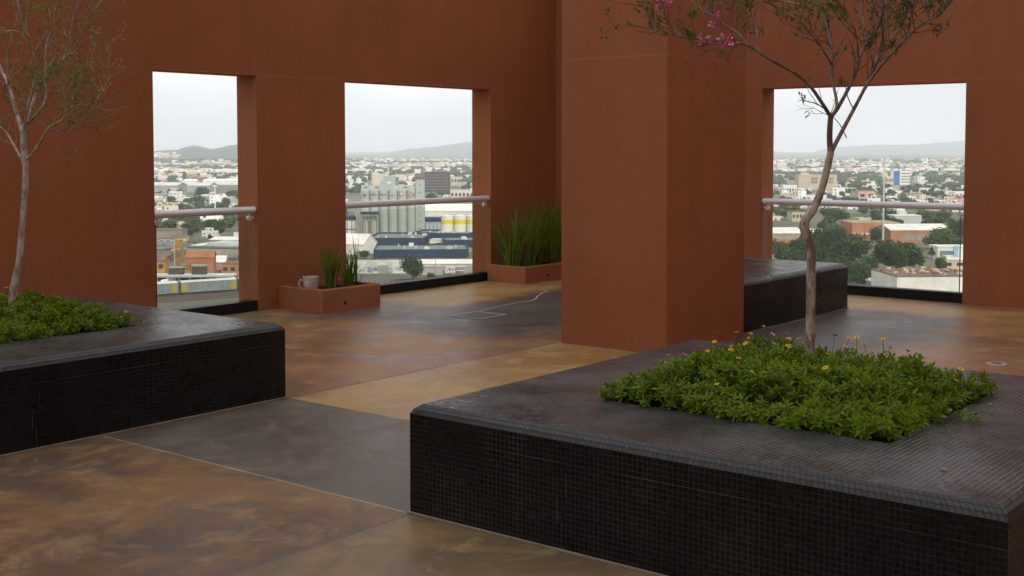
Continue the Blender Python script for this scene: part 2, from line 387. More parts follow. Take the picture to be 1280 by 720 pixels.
def rprism(mb, x0, y0, x1, y1, z0, z1, r=.012, mi=0):
    mb.prism([(x0+r, y0), (x1-r, y0), (x1, y0+r), (x1, y1-r), (x1-r, y1), (x0+r, y1), (x0, y1-r), (x0, y0+r)], z0, z1, mi)
rprism(p, 8.27, 5.044, 9.552, 6.072, 0, WH)
tag(p.build('pillar', m_wall), 'massive square terracotta pillar standing between the planters', 'pillar')

# ---- railings: steel tube, glass pane, black kick strip, brackets
def railing(axis, lo, hi, front, label):
    P = (lambda u, d, z: (u, front+d, z)) if axis == 'x' else (lambda u, d, z: (front+d, u, z))
    mid = (lo+hi)/2
    t = thing('glass_railing', label, 'railing', P(mid, .06, 0), group=None)
    L = lambda q: tuple(Vector(q)-Vector(P(mid, .06, 0)))
    def bx(u0, u1, d0, d1, z0, z1, mb, bev=0):
        a, c = L(P(u0, d0, z0)), L(P(u1, d1, z1)); mb.box(min(a[0], c[0]), min(a[1], c[1]), a[2], max(a[0], c[0]), max(a[1], c[1]), c[2])
    r = MB(); r.tube([L(P(lo+.003, .045, 1.01)), L(P(lo+.006, .045, 1.01)), L(P(hi-.006, .045, 1.01)), L(P(hi-.003, .045, 1.01))], [.031, .036, .036, .031], 20)
    r.build('handrail', m_steel, t, smooth=True)
    g = MB(); bx(lo+.055, hi-.055, .055, .067, .106, .945, g); g.build('glass_pane', m_glass, t)
    k = MB(); bx(lo+.004, hi-.004, .012, .14, .003, .105, k); k.build('kick_strip', m_black, t)
    for u, sgn in ((lo, 1), (hi, -1)):
        b = MB(); b.tube([L(P(u+sgn*.004, .061, .93)), L(P(u+sgn*.06, .061, .93))], .017, 12); b.tube([L(P(u+sgn*.058, .046, .93)), L(P(u+sgn*.058, .076, .93))], .024, 12)
        b.tube([L(P(u+sgn*.058, .061, .93)), L(P(u+sgn*.058, .047, .985))], .009, 8)
        b.build('bracket', m_steel, t, smooth=True)
        s = MB(); bx(*((u+.046, u+.054) if sgn > 0 else (u-.054, u-.046)), .054, .068, .11, .94, s); s.build('edge_trim', m_edge, t)
    return t
railing('x', *W1, WA, 'steel tube railing with glass pane in the narrow left opening')
railing('x', *W2, WA, 'steel tube railing with glass pane in the opening facing the silos')
railing('y', *W3, WB, 'steel tube railing with glass pane in the wide opening behind the tree')

# ---- mosaic planters
def planter(x0, y0, x1, y1, h, bed, label, ch=.042):
    cx, cy = (x0+x1)/2, (y0+y1)/2
    t = thing('mosaic_planter', label, 'planter', (cx, cy, 0))
    X0, X1, Y0, Y1 = x0-cx, x1-cx, y0-cy, y1-cy
    zl = h-ch
    b = MB()
    rg = [(X0, Y0), (X1, Y0), (X1, Y1), (X0, Y1)]
    for i in range(4):
        p, q = rg[i], rg[(i+1) % 4]; d = math.dist(p, q)
        b.face([(*p, 0), (*q, 0), (*q, zl), (*p, zl)], 0, [(0, .0), (d, .0), (d, zl), (0, zl)])
    i0, i1, j0, j1 = X0+ch, X1-ch, Y0+ch, Y1-ch
    if bed:
        bx0, by0, bx1, by1 = bed[0]-cx, bed[1]-cy, bed[2]-cx, bed[3]-cy
        for a in ((i0, j0, i1, by0), (i0, by1, i1, j1), (i0, by0, bx0, by1), (bx1, by0, i1, by1)):
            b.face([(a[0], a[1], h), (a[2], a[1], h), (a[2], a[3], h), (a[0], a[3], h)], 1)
        ins = [(bx0, by0), (bx0, by1), (bx1, by1), (bx1, by0)]
        for i in range(4):
            p, q = ins[i], ins[(i+1) % 4]; b.face([(*p, h-.12), (*q, h-.12), (*q, h), (*p, h)], 0)
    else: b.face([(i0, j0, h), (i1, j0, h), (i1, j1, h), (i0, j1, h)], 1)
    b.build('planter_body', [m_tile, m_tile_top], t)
    r = MB(); inn = [(i0, j0), (i1, j0), (i1, j1), (i0, j1)]; e = ch*math.sqrt(2)
    for i in range(4):
        p, q, pi, qi = rg[i], rg[(i+1) % 4], inn[i], inn[(i+1) % 4]; d = math.dist(p, q); nseg = 1
        # softened chamfer in three strips
        prof = [(0, 0), (.30, .52), (.52+.18, .70+.1), (1, 1)]
        for (a0, b0), (a1, b1) in zip(prof[:-1], prof[1:]):
            def pt(o, n_, a, bb): return (o[0]+(n_[0]-o[0])*a, o[1]+(n_[1]-o[1])*a, zl+ch*bb)
            r.face([pt(p, pi, a0, b0), pt(q, qi, a0, b0), pt(q, qi, a1, b1), pt(p, pi, a1, b1)], 0, [(0, e*b0), (d, e*b0), (d, e*b1), (0, e*b1)])
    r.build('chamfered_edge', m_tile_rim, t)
    if bed:
        s = MB(); n = 14
        for i in range(n):
            for j in range(n):
                def sp(a, c):
                    x = bx0+(bx1-bx0)*a/n; y = by0+(by1-by0)*c/n; return (x, y, h-.085+.03*noise.noise(Vector((x*6, y*6, 1))))
                s.face([sp(i, j), sp(i+1, j), sp(i+1, j+1), sp(i, j+1)])
        s.build('soil', m_soil, t, smooth=True)
    fz = MB(); w_ = .012
    for (a, c) in (((X0-w_, Y0-w_), (X1+w_, Y0)), ((X0-w_, Y1), (X1+w_, Y1+w_)), ((X0-w_, Y0), (X0, Y1)), ((X1, Y0), (X1+w_, Y1))):
        fz.box(a[0], a[1], .002, c[0], c[1], .009)
    fz.build('base_joint', m_mortar, t)
    return t
PH = .49
BED1 = (4.57, 1.79, 5.77, 3.11)
BED2 = (3.40, 6.76, 4.64, 8.02)
planter(3.955, 1.16, 6.39, 3.73, PH, BED1, 'large black mosaic planter in the foreground holding the taller tree')
planter(2.72, 6.11, 5.305, 8.66, PH, BED2, 'black mosaic planter at the left edge below the narrow opening')
planter(9.56, 5.1, 11.86, 6.75, .462, None, 'empty topped black mosaic block behind the pillar')

# ---- terracotta planter boxes
def pbox(x0, y0, x1, y1, h, label, th=.05):
    cx, cy = (x0+x1)/2, (y0+y1)/2
    t = thing('planter_box', label, 'planter', (cx, cy, 0))
    a, c = (x1-x0)/2, (y1-y0)/2; b = MB(); r = .012
    oc = [(-a, -c), (a, -c), (a, c), (-a, c)]; ic = [(-a+th, -c+th), (a-th, -c+th), (a-th, c-th), (-a+th, c-th)]
    rc = [(-a+r, -c+r), (a-r, -c+r), (a-r, c-r), (-a+r, c-r)]
    for i in range(4):
        j = (i+1) % 4
        b.face([(*oc[i], 0), (*oc[j], 0), (*oc[j], h-r), (*oc[i], h-r)]); b.face([(*oc[i], h-r), (*oc[j], h-r), (*rc[j], h), (*rc[i], h)])
        b.face([(*rc[i], h), (*rc[j], h), (*ic[j], h), (*ic[i], h)]); b.face([(*ic[i], h), (*ic[j], h), (*ic[j], h-.1), (*ic[i], h-.1)])
    b.build('box_shell', m_box, t)
    s = MB(); s.face([(*q, h-.05) for q in ic]); s.build('soil', m_soil, t)
    d = MB(); d.tube([(-.1 if x1-x0 < 1 else -.25, -c-.003, .075), (-.1 if x1-x0 < 1 else -.25, -c+.01, .075)], .016, 10); d.build('drain_hole', M('drain_hole_dark', (.008, .006, .005), .9), t)
    return t
pbox(8.28, 8.975, 9.08, WA-.004, .232, 'small terracotta planter box with the white pot, left of the silo opening')
pbox(11.6, 9.04, WB-.004, WA-.004, .205, 'terracotta planter box in the wall corner beside the pillar')

# ---- ground cover beds
def leaf(mb, p, d, up, L, W, mi=0):
    d = d.normalized(); s = d.cross(up)
    if s.length < 1e-3: s = d.cross(Vector((1, 0, 0)))
    s.normalize(); n = s.cross(d)
    q = p+d*L*.38+n*L*.03; r = p+d*L*.75-n*L*.03; tip = p+d*L-n*L*.14
    i = len(mb.v)
    mb.v += [tuple(p), tuple(q+s*W*.5+n*W*.12), tuple(q-s*W*.5+n*W*.12), tuple(q), tuple(r+s*W*.38+n*W*.06), tuple(r-s*W*.38+n*W*.06), tuple(r), tuple(tip)]
    for fc in ((0, 3, 1), (0, 2, 3), (3, 6, 4, 1), (2, 5, 6, 3), (6, 7, 4), (5, 7, 6)):
        mb.f.append(tuple(i+k for k in fc)); mb.m.append(mi); mb.uv.append([(0, 0)]*len(fc))
def rv(a=1.): return Vector((random.uniform(-a, a), random.uniform(-a, a), random.uniform(-a, a)))
def ground_cover(bed, nshoot, nflow, label, peak, fl_bias, trail=None, skipf=None):
    x0, y0, x1, y1 = bed; cx, cy = (x0+x1)/2, (y0+y1)/2; base = PH-.06
    mb = MB(); hx, hy = (x1-x0)/2, (y1-y0)/2
    def top(u, v):                                              # height of the canopy over the soil
        e = min(1-abs(u), 1-abs(v)); k = max(0, min(1, e/.42)); k = k*k*(3-2*k)
        return .085+(peak-.085)*k+.035*noise.noise(Vector((u*4+cx, v*4, .3)))+.02*noise.noise(Vector((u*11, v*11+cy, 2)))
    done = 0
    while done < nshoot:
        u, v = random.uniform(-1.04, 1.04), random.uniform(-1.04, 1.04)
        uu, vv = max(-1, min(1, u)), max(-1, min(1, v)); tz = top(uu, vv)
        if max(abs(u), abs(v)) > 1 and random.random() < .35: continue
        deep = random.random()**2.2
        z = base+tz*(1-.75*deep); edge = max(abs(u), abs(v)) > .86
        if edge: z = base+.05+tz*random.random()*.95
        if max(abs(u), abs(v)) > 1: z = max(z, PH+.02)
        p = Vector((u*hx, v*hy, z))
        axis = Vector((u*.9 if edge else u*.25, v*.9 if edge else v*.25, 1))+rv(.45); axis.normalize()
        s = axis.cross(Vector((.2, .9, .1))).normalized(); t_ = axis.cross(s); n = random.randint(8, 12); a0 = random.random()*6.3
        sz = random.choice((.55, .7, .85, .95, 1.05, 1.2))
        for k in range(n):
            a = a0+k*2.4; el = .15+.95*(k/n)
            d = (s*math.cos(a)+t_*math.sin(a))*math.cos(el)+axis*math.sin(el)
            pp = p+axis*(.022*(k/n-.5))*sz
            leaf(mb, pp, d+rv(.12), axis, random.uniform(.026, .041)*sz, random.uniform(.0095, .0135)*sz, 2 if random.random() < .015 else 0)
        done += 1
    if trail:
        for tr in trail:
            pts = [Vector(q)-Vector((cx, cy, 0)) for q in tr]
            mb.tube(pts, .002, 5, 1)
            for q0, q1 in zip(pts[:-1], pts[1:]):
                for k in range(9):
                    p = q0.lerp(q1, k/9); leaf(mb, p+Vector((0, 0, .006)), (q1-q0).normalized()*.6+rv(.8)+Vector((0, 0, .35)), Vector((0, 0, 1)), .035, .013)
    o = mb.build('ground_cover', [m_cover, m_stem, m_brownleaf], loc=(cx, cy, 0)); tag(o, label, 'ground cover', kind='stuff')
    # daisies: one mesh, copied
    def flower_mesh(open_):
        q = MB(); hgt = .0
        for k in range(9):
            a = k*6.283/9+random.uniform(-.1, .1); d = Vector((math.cos(a), math.sin(a), .15+.5*(1-open_)))
            leaf(q, Vector((math.cos(a)*.003, math.sin(a)*.003, 0)), d, Vector((0, 0, 1)), .015*(.8+.3*random.random()), .0085, 0)
        q.cyl(0, 0, -.002, .004, .0055, .004, 8, 1, True, .002)
        q.tube([(0, 0, 0), (.004, .002, -.05), (.0, .006, -.13)], [.0013, .0014, .0016], 5, 2)
        return q
    protos = [flower_mesh(x).build('flower', [m_yellow, m_orange, m_stem], o) for x in (1., .85, .5)]
    for k in range(nflow):
        u, v = fl_bias(); tz = top(u, v)
        fo = protos[k] if k < 3 else protos[k % 3].copy()
        if k >= 3: COL.objects.link(fo); fo.parent = o
        fo.location = (u*hx, v*hy, base+tz+random.choice((.03, .04, .05, .065, .085))); fo.rotation_euler = (random.uniform(-.5, .5), random.uniform(-.5, .5), random.random()*6)
        sq = random.uniform(.55, .9); fo.scale = (sq, sq, sq)
    return o
def bias_back():
    while True:
        u, v = random.uniform(-.95, .97), random.uniform(-.97, .97)
        if random.random() < .25+.75*max(0, (u*.7+v*.6+.35)): return u, v
ground_cover(BED1, 3000, 98, 'low bright green plants with yellow daisies in the foreground planter', .225, bias_back,
    trail=[[(5.1, 1.80, .52), (5.13, 1.72, .512), (5.12, 1.62, .502)], [(5.2, 1.8, .53), (5.17, 1.7, .503), (5.18, 1.64, .502)]])
ground_cover(BED2, 2400, 44, 'low green plants with yellow daisies in the left planter', .215, bias_back)

# ---- small flowering trees
def smooth_path(pts, k=4):
    out_ = []
    P = [pts[0]]+list(pts)+[pts[-1]]
    for i in range(1, len(P)-2):
        a, b, c, d = P[i-1], P[i], P[i+1], P[i+2]
        for j in range(k):
            t = j/k; out_.append(.5*((2*b)+(c-a)*t+(2*a-5*b+4*c-d)*t*t+(3*b-a-3*c+d)*t**3))
    out_.append(P[-2]); return out_
def small_tree(name, label, base_px, base_z, trunk, limbs, mats, leafm, density, blossoms, seed, twig_scale=1., tden=.5, lsz=1.):
    random.seed(seed)
    B = onz(*base_px, base_z); D = (B-EYE).dot(VF)
    t = thing(name, label, 'tree', (B.x, B.y, PH-.06)); o0 = Vector((B.x, B.y, PH-.06))
    def P(px, py, off): return atdepth(px, py, D+off)-o0
    tb = MB(); br = MB(); tw = MB(); lf = MB()
    pts = [Vector((0, 0, -.02))]+[P(x, y, d) for x, y, d, r in trunk]; rs = [trunk[0][3]*1.12]+[q[3] for q in trunk]
    sp = smooth_path(pts, 4); rr = np.interp(np.linspace(0, len(pts)-1, len(sp)), range(len(pts)), rs)
    rr = [r*(1+.07*noise.noise(Vector((i*.7, seed, 0)))) for i, r in enumerate(rr)]
    tb.tube(sp, rr, 12)
    tb.build('trunk', mats[0], t, smooth=True)
    tips = []
    def leaves(p, d, n):
        for _ in range(n):
            dd = (d*.5+rv(1)+Vector((0, 0, .1))); leaf(lf, p+rv(.012), dd, Vector((0, 0, 1))+rv(.5), random.uniform(.018, .040)*lsz, random.uniform(.009, .015)*lsz)
    def twig(p, d, L, r, depth):
        n = max(3, int(L/.05)); q = [p]; dirn = d.normalized()
        for i in range(n):
            dirn = (dirn+rv(.3)+Vector((0, 0, .14))).normalized(); q.append(q[-1]+dirn*L/n)
        br.tube(q, [r*(1-.75*i/n) for i in range(n+1)], 5, 1)
        for i in range(1, n+1):
            if random.random() < density*(.25+.75*i/n): leaves(q[i], dirn, random.randint(2, 5))
            if depth > 0 and random.random() < .42:
                twig(q[i], (q[i]-q[i-1]).normalized()+rv(.9), L*random.uniform(.35, .65), r*.6, depth-1)
        tips.append((q[-1], dirn))
    for li, limb in enumerate(limbs):
        pts = [P(x, y, d) for x, y, d in limb[0]]; r0, r1 = limb[1], limb[2]
        sp = smooth_path(pts, 5); n = len(sp)
        br.tube(sp, [r0+(r1-r0)*(i/(n-1))**.8 for i in range(n)], 8)
        for i in range(max(2, int(n*limb[3])), n):
            if random.random() < tden:
                d = (sp[i]-sp[i-1]).normalized(); side = d.cross(rv(1)).normalized()
                twig(sp[i], d*.6+side*.8+Vector((0, 0, .3)), random.uniform(.08, .26)*twig_scale, .0018+.2*min(.008, (r0+(r1-r0)*i/n)), 2)
        if limb[3] < .5: twig(sp[-1], (sp[-1]-sp[-2]).normalized(), .2*twig_scale, r1, 2)
    br.build('branches', [mats[1], mats[2]], t, smooth=True)
    lf.build('leaves', leafm, t)
    for (x, y, d, s) in blossoms:
        c = P(x, y, d); q = MB()
        for k in range(int(46*s)):
            v = Vector((random.gauss(0, 1), random.gauss(0, 1), random.gauss(0, 1))).normalized()*random.uniform(.25, 1)*.024*s*1.2
            leaf(q, v, v+rv(.02), rv(1), .017, .014)
        ob = q.build('blossom', m_pink, t); ob.location = c
    return t
T1 = [(1012, 437, 0, .0235), (1013, 412, 0, .022), (1013.5, 370, 0, .0215), (1014, 335, .01, .0215), (1013.5, 312, .01, .0235), (1008.5, 296, 0, .0225), (1005.5, 283, -.01, .0235), (1008, 273, -.01, .021), (1016, 263, 0, .0185), (1026, 240, .02, .0175), (1033, 215, .02, .017), (1038.5, 190, .02, .0165)]
L1 = [
 ([(1038.3, 192, .02), (1037, 172, .02), (1038, 150, 0), (1039, 143, 0)], .0150, .0125, 2),
 ([(1039, 147, 0), (1027, 128, -.05), (1012.7, 108, -.1), (994, 92, -.16), (962, 74, -.25), (933, 56, -.3), (915, 54, -.34), (879, 49, -.4), (854, 47, -.45), (825, 38, -.5), (785, 31, -.55)], .0098, .0026, .56),
 ([(1039, 146, 0), (1046, 130, .05), (1040, 97, .1), (1040, 72, .14), (1036, 40, .18), (1023.5, 16, .22), (994.6, 5, .25), (960, -2, .3), (930, -14, .3)], .0085, .0035, .3),
 ([(1039, 146, 0), (1049, 132, -.02), (1067, 97, -.08), (1079.5, 60, -.12), (1097.5, 34, -.15), (1103, 3.6, -.18), (1106, -25, -.2), (1100, -60, -.2)], .0105, .004, .3),
 ([(1038.5, 191, .02), (1052, 165, .05), (1067, 137, .1), (1080, 112, .13), (1092, 87, .16), (1098, 70, .2), (1106, 58, .22), (1121, 40, .25), (1130, 18, .28), (1136, -8, .3), (1146, -40, .3)], .0115, .0035, .35),
 ([(1080, 112, .13), (1095, 90, .1), (1121, 60, .05), (1140, 41, 0), (1157, 27, -.02), (1172, 20, -.05), (1179, 14, -.05), (1186, 0, -.06), (1193, -25, -.06)], .0085, .0035, .3),
 ([(1083, 51, -.12), (1079, 28, -.05), (1077.5, 7.5, 0), (1078, -30, 0)], .0052, .003, .3),
 ([(1105.6, 60, .2), (1103, 35, .15), (1102, 17, .12), (1102, 0, .1), (1106, -30, .1)], .0055, .003, .3),
 ([(1134, 45, .02), (1137, 30, .0), (1139, 19, -.05), (1143, 0, -.1), (1145, -30, -.1)], .005, .003, .3),
 ([(1109, 56, .2), (1118, 45, .24), (1126, 37, .28), (1131, 22, .3), (1136, 6, .3), (1140, -20, .3)], .005, .003, .3),
 ([(1162, 24, -.03), (1162, 12, -.03), (1166, 0, 0), (1170, -20, 0)], .0035, .002, .3),
 ([(1073, 72, -.1), (1072, 58, -.2), (1070, 43, -.24), (1062.5, 20.6, -.28), (1055, 6, -.3), (1061, -22, -.3)], .0048, .002, .3),
 ([(1040, 80, .13), (1034, 71, .05), (1024, 56, 0), (1014, 43, -.04), (1002, 30, -.08), (984, 17, -.1), (962, 4, -.12), (940, -12, -.1)], .0055, .0022, .3),
 ([(947, 63, -.28), (947, 52, -.25), (945.6, 37.5, -.2), (938, 19, -.15), (941, 0, -.1), (945, -20, -.1)], .004, .0018, .3),
 ([(934, 56, -.3), (928, 47, -.25), (921, 40, -.2), (906, 30, -.15), (893, 20, -.1), (880, 13, -.05), (866, 2, 0)], .0042, .0018, .25),
 ([(852, 46, -.45), (840, 33, -.4), (829, 20.6, -.4), (825, 0, -.35), (827, -18, -.35)], .0042, .002, .3),
 ([(831, 40, -.48), (820, 30, -.5), (810, 17, -.52), (797, 3, -.55)], .003, .0016, .3),
 ([(1058, 172, .06), (1050, 156, .1), (1035, 140, .16), (1018, 128, .2)], .0028, .0014, .5),
 ([(1067, 137, .1), (1060, 122, .02), (1058, 112, 0)], .003, .002, .9),
]
small_tree('flowering_tree', 'crooked mottled bare branched tree with pink blossoms in the foreground planter', (1012, 437), .67, T1, L1, (m_bark, m_limb, m_twigd), m_twigleaf, .30,
    [(831, 2, -.4, 1.0), (880, 49, -.42, .95), (907, 51, -.36, 1.2), (899, 18, -.15, .5), (891, 30, -.17, .6)], 21, .95, .85)
T2 = [(16, 375, 0, .027), (19, 350, 0, .023), (24, 326, 0, .0205), (27, 290, 0, .0195), (30, 255, 0, .0195), (32, 215, 0, .020), (30, 190, 0, .0195), (28.5, 163, 0, .0175)]
L2 = [
 ([(28.5, 165, 0), (21, 142, .1), (11, 108, .2), (1, 85, .3), (-12, 50, .3), (-20, 10, .3)], .016, .006, .2),
 ([(29, 165, 0), (36, 153, .05), (49, 139, -.1), (57, 122, -.1), (57, 95, -.05), (57, 60, 0), (66, 30, 0), (72, -10, 0)], .012, .004, .2),
 ([(30, 160, 0), (36, 140, .1), (42, 125, .15), (52, 100, .2), (66, 88, .25), (79, 75, .3), (87.5, 44, .3), (94, 11, .3), (104, -5, .3), (112, -40, .3)], .013, .005, .2),
 ([(79, 75, .3), (88, 66, .25), (97, 53, .2), (114, 25, .15), (121, 9, .1), (138, -14, .1)], .008, .003, .3),
 ([(33, 200, 0), (42, 190, -.05), (52, 174, -.1), (60, 161, -.15), (70, 154, -.2), (80, 148, -.22), (92, 132, -.25), (108, 131, -.3), (122, 124, -.3), (136, 98, -.3)], .010, .0035, .3),
 ([(60, 160, -.15), (72, 164, -.1), (86, 163, -.05), (98, 152, 0)], .005, .002, .3),
 ([(31, 205, 0), (22, 190, .05), (8, 166, .15), (-6, 152, .2), (-25, 130, .2)], .010, .004, .3),
 ([(30, 158, 0), (37, 125, -.1), (44, 92, -.15), (39, 55, -.2), (28, 30, -.25), (20, -10, -.25)], .009, .003, .2),
 ([(11, 108, .2), (8, 75, .1), (15, 45, .05), (22, 18, 0)], .007, .003, .2),
 ([(40, 60, -.2), (22, 40, -.3), (2, 38, -.35), (-15, 30, -.35)], .006, .002, .2),
 ([(97, 132, -.26), (88, 118, -.2), (84, 104, -.2), (92, 92, -.2)], .004, .002, .2),
]
small_tree('flowering_tree', 'pale slender tree with thin olive brown leaves in the left planter', (16, 375), .655, T2, L2, (m_bark2, m_bark2, m_twig), m_brownleaf, .75, [], 5, 1.2, .75, .8)

# ---- spiky grass plants
def grass_plant(loc, n, hgt, spread, label, rad_=.05, dry=.04):
    mb = MB()
    for k in range(n):
        a = random.random()*6.283; lean = abs(random.gauss(0, spread)); L = hgt*random.uniform(.55, 1.08); wd = random.uniform(.009, .017)
        base = Vector((math.cos(a)*rad_*random.random(), math.sin(a)*rad_*random.random(), 0)); a += random.gauss(0, .5)
        d = Vector((math.cos(a), math.sin(a), 0)); s = Vector((-math.sin(a), math.cos(a), 0)); s.rotate(Matrix.Rotation(random.uniform(-1, 1), 3, 'Z'))
        m = 6; prev = None; mi = 1 if random.random() < dry else 0
        for i in range(m+1):
            t = i/m; th = lean*(.35+1.1*t*t); 
            pt = base+d*(L*t*math.sin(th))+Vector((0, 0, L*t*math.cos(min(1.3, th*.85))))
            ww = wd*(1-t**2.2)*(.75+.6*min(1, t*3))*.5
            cur = (pt+s*ww, pt-s*ww)
            if prev: mb.face([prev[0], prev[1], cur[1], cur[0]], mi)
            prev = cur
    o = mb.build('grass_plant', [m_blade, M('dry_blade', (.3, .2, .07), .8)], loc=loc); tag(o, label, 'plant'); return o
grass_plant((8.63, 9.23, .17), 100, .52, .28, 'upright spiky green grass clump next to the white pot')
grass_plant((8.86, 9.2, .17), 60, .42, .3, 'shorter spiky grass clump near the right end of the small box')
grass_plant((9.0, 9.25, .17), 14, .58, .42, 'thin splayed grass blades leaning across the silo opening', .03)
for i, (x, y, n, h, lab) in enumerate(((11.72, 9.33, 90, .78, 'splaying grass clump at the railing end of the corner box'), (11.93, 9.25, 95, .84, 'bright green spiky grass clump at the front of the corner box'),
        (12.22, 9.36, 90, .98, 'tall dark spiky grass clump in the middle of the corner box'), (12.5, 9.28, 80, .95, 'dense spiky grass clump next to the pillar edge in the corner box'), (12.78, 9.36, 70, .8, 'spiky grass clump deepest in the wall corner'))):
    grass_plant((x, y, .14), n, h, .33, lab, .085)

# ---- white pot with a handle
t = thing('handled_pot', 'dirty white plastic pot with a side handle in the small terracotta box', 'pot', (8.42, 9.3, .175))
b = MB(); n = 24
prof = [(.072, 0), (.076, .005), (.086, .12), (.09, .15), (.094, .158), (.094, .168), (.088, .169), (.082, .13), (.07, .02), (0, .018)]
for (r0, z0), (r1, z1) in zip(prof[:-1], prof[1:]):
    for i in range(n):
        a, c = 2*math.pi*i/n, 2*math.pi*(i+1)/n
        q = [(r0*math.cos(a), r0*math.sin(a), z0), (r0*math.cos(c), r0*math.sin(c), z0), (r1*math.cos(c), r1*math.sin(c), z1), (r1*math.cos(a), r1*math.sin(a), z1)]
        b.face(q if r1 > 0 else q[:3])
b.build('pot_body', M('dirty_white_plastic', (.62, .59, .54), .5, .3, 12), t, smooth=True, merge=True)
h = MB(); hd = -VR
h.tube([hd*.085+Vector((0, 0, .125)), hd*.12+Vector((0, 0, .135)), hd*.138+Vector((0, 0, .11)), hd*.13+Vector((0, 0, .07)), hd*.10+Vector((0, 0, .03)), hd*.078+Vector((0, 0, .02))], .0085, 8)
h.build('handle', M('dirty_white_plastic', (.42, .39, .35)), t, smooth=True); t.scale = (.88, .88, .95)

# ---- drain cover, sealant line, round drain
m_pale = M('pale_metal', (.42, .41, .40), .45, .25, 8)
t = thing('drain_cover', 'square floor drain cover with a pale frame set in the grey stained floor', 'drain', (9.13, 7.69, 0), 0)
fr = MB(); a = .2
for q in ((-a, -a, a, -a+.02), (-a, a-.02, a, a), (-a, -a+.02, -a+.02, a-.02), (a-.02, -a+.02, a, a-.02)): fr.box(q[0], q[1], .001, q[2], q[3], .007)
fr.build('frame', m_pale, t)
g = MB(); g.box(-a+.022, -a+.022, .001, a-.022, a-.022, .004); 
for k in range(6): g.box(-.15, -.14+k*.052, .004, .15, -.125+k*.052, .006)
g.build('cover_plate', M('drain_plate', (.13, .125, .12), .45, .3, 8), t)
pts = [(600, 388.5), (612, 385.5), (630, 381.5), (648, 378), (664, 376), (668, 374), (671, 372), (671, 370.5), (675, 368.5), (678, 366), (683, 364), (682, 362.5), (675, 361.5)]
cp = smooth_path([onz(x, y, .003) for x, y in pts], 6); s = MB()
for i, (p0, p1) in enumerate(zip(cp[:-1], cp[1:])):
    dd = (p1-p0).normalized(); nn = Vector((-dd.y, dd.x, 0)); w0 = .0065*(1+.5*noise.noise(p0*4)); w1 = .0065*(1+.5*noise.noise(p1*4))
    s.face([p0-nn*w0, p1-nn*w1, p1+nn*w1, p0+nn*w0]); s.face([p0-nn*w0-Vector((0, 0, .003)), p0-nn*w0, p0+nn*w0, p0+nn*w0-Vector((0, 0, .003))])
tag(s.build('sealant_line', M('white_sealant', (.62, .6, .55), .7, .3, 10)), 'thin winding white sealant line on the floor beyond the drain cover', 'sealant')
c0 = onz(1246, 455, 0); t = thing('round_drain', 'small round metal drain in the rust stained floor behind the foreground planter', 'drain', c0)
r = MB(); r.cyl(0, 0, .001, .006, .075, .07, 24); r.build('ring', m_pale, t); r = MB(); r.cyl(0, 0, .0065, .008, .045, .04, 20); r.build('plug', M('drain_plate', (.13, .125, .12)), t)
# dry leaves
for (x, y, z, lab) in ((1238, 507, PH+.004, 'tiny dry leaf on the planter top at the far right'), (1180, 589, PH+.004, 'tiny dry leaf on the planter top close to its chamfered edge'), (1035, 396, .004, 'pale dry leaf on grey floor beside the dark block')):
    q = MB(); pz = onz(x, y, z); leaf(q, Vector((0, 0, .004)), Vector((1, .4, .1)), Vector((0, 0, 1)), .034, .02)
    tag(q.build('dry_leaf', M('dry_leaf', (.36, .22, .13), .8), loc=pz), lab, 'leaf')

# unseen walls close the terrace; the tall one is added to block the sun
wc = MB(); wc.box(-9.3, -8.998, 0, -9, 9.93, WH); tag(wc.build('wall', m_wall), 'terracotta wall closing the far left end of the terrace', 'wall')
wd = MB(); wd.box(-10, -9.3, 0, 13.3, -9, 27); tag(wd.build('wall', m_wall), 'unseen tall terracotta wall along the near side, added to shade the terrace', 'wall')

# ================================================================ THE CITY BELOW
def groundmat():
    q = N('city_ground'); a = q.noise(.012, 8, .7); b = q.noise(.05, 6, .7); c_ = q.noise(.0016, 4, .6)
    c = q.mix(q.ramp(a, .35, .65), (.055, .075, .03), (.17, .155, .11)); c = q.mix(q.ramp(b, .5, .7, 0, .8), c, (.30, .27, .23))
    c = q.mix(q.ramp(c_, .4, .6, 0, .6), c, (.05, .07, .03)); q.col(c); q.rough(.95); return q.m
g = MB(); g.face([(-17000, -17000, GZ), (17000, -17000, GZ), (17000, 17000, GZ), (-17000, 17000, GZ)])
g.build('ground', groundmat())['kind'] = 'structure'

def ridge(name, prof, D0, D1, dback, mat, rough_amp, nu=160, nv=26, pw=1.):
    xs = [p[0] for p in prof]; ys = [p[1] for p in prof]
    mb = MB(); vv = []
    def hz(px, D):
        zt = EYE.z-(np.interp(px, xs, ys)-186)*D1/FPX - GZ
        t = (D-D0)/(D1-D0)
        k = max(0, min(1, t)); k = (k*k*(3-2*k))**pw
        if t > 1: k = 1-((t-1)*(D1-D0)/dback)**2*.8
        p = bear(px, D)
        n_ = noise.fractal(Vector((p.x, p.y, 0))/(D1*.06), .9, 2.1, 6)
        return GZ-1+(zt)*k+rough_amp*n_*min(1, k*1.6)*(1 if t < .9 else max(0, 1-(t-.9)*9))
    for j in range(nv+1):
        D = D0+(D1+dback-D0)*j/nv
        for i in range(nu+1):
            px = xs[0]+(xs[-1]-xs[0])*i/nu; p = bear(px, D); vv.append((p.x, p.y, hz(px, D)))
    mb.v = vv
    for j in range(nv):
        for i in range(nu):
            a = j*(nu+1)+i; mb.f.append((a, a+1, a+nu+2, a+nu+1)); mb.m.append(0); mb.uv.append([(0, 0)]*4)
    o = mb.build(name, mat, smooth=True); o['kind'] = 'structure'
    return hz
def hillmat(name, a, b, sc_):
    q = N(name); n1 = q.noise(sc_, 8, .7); q.col(q.mix(q.ramp(n1, .38, .64), a, b)); q.rough(1); return q.m
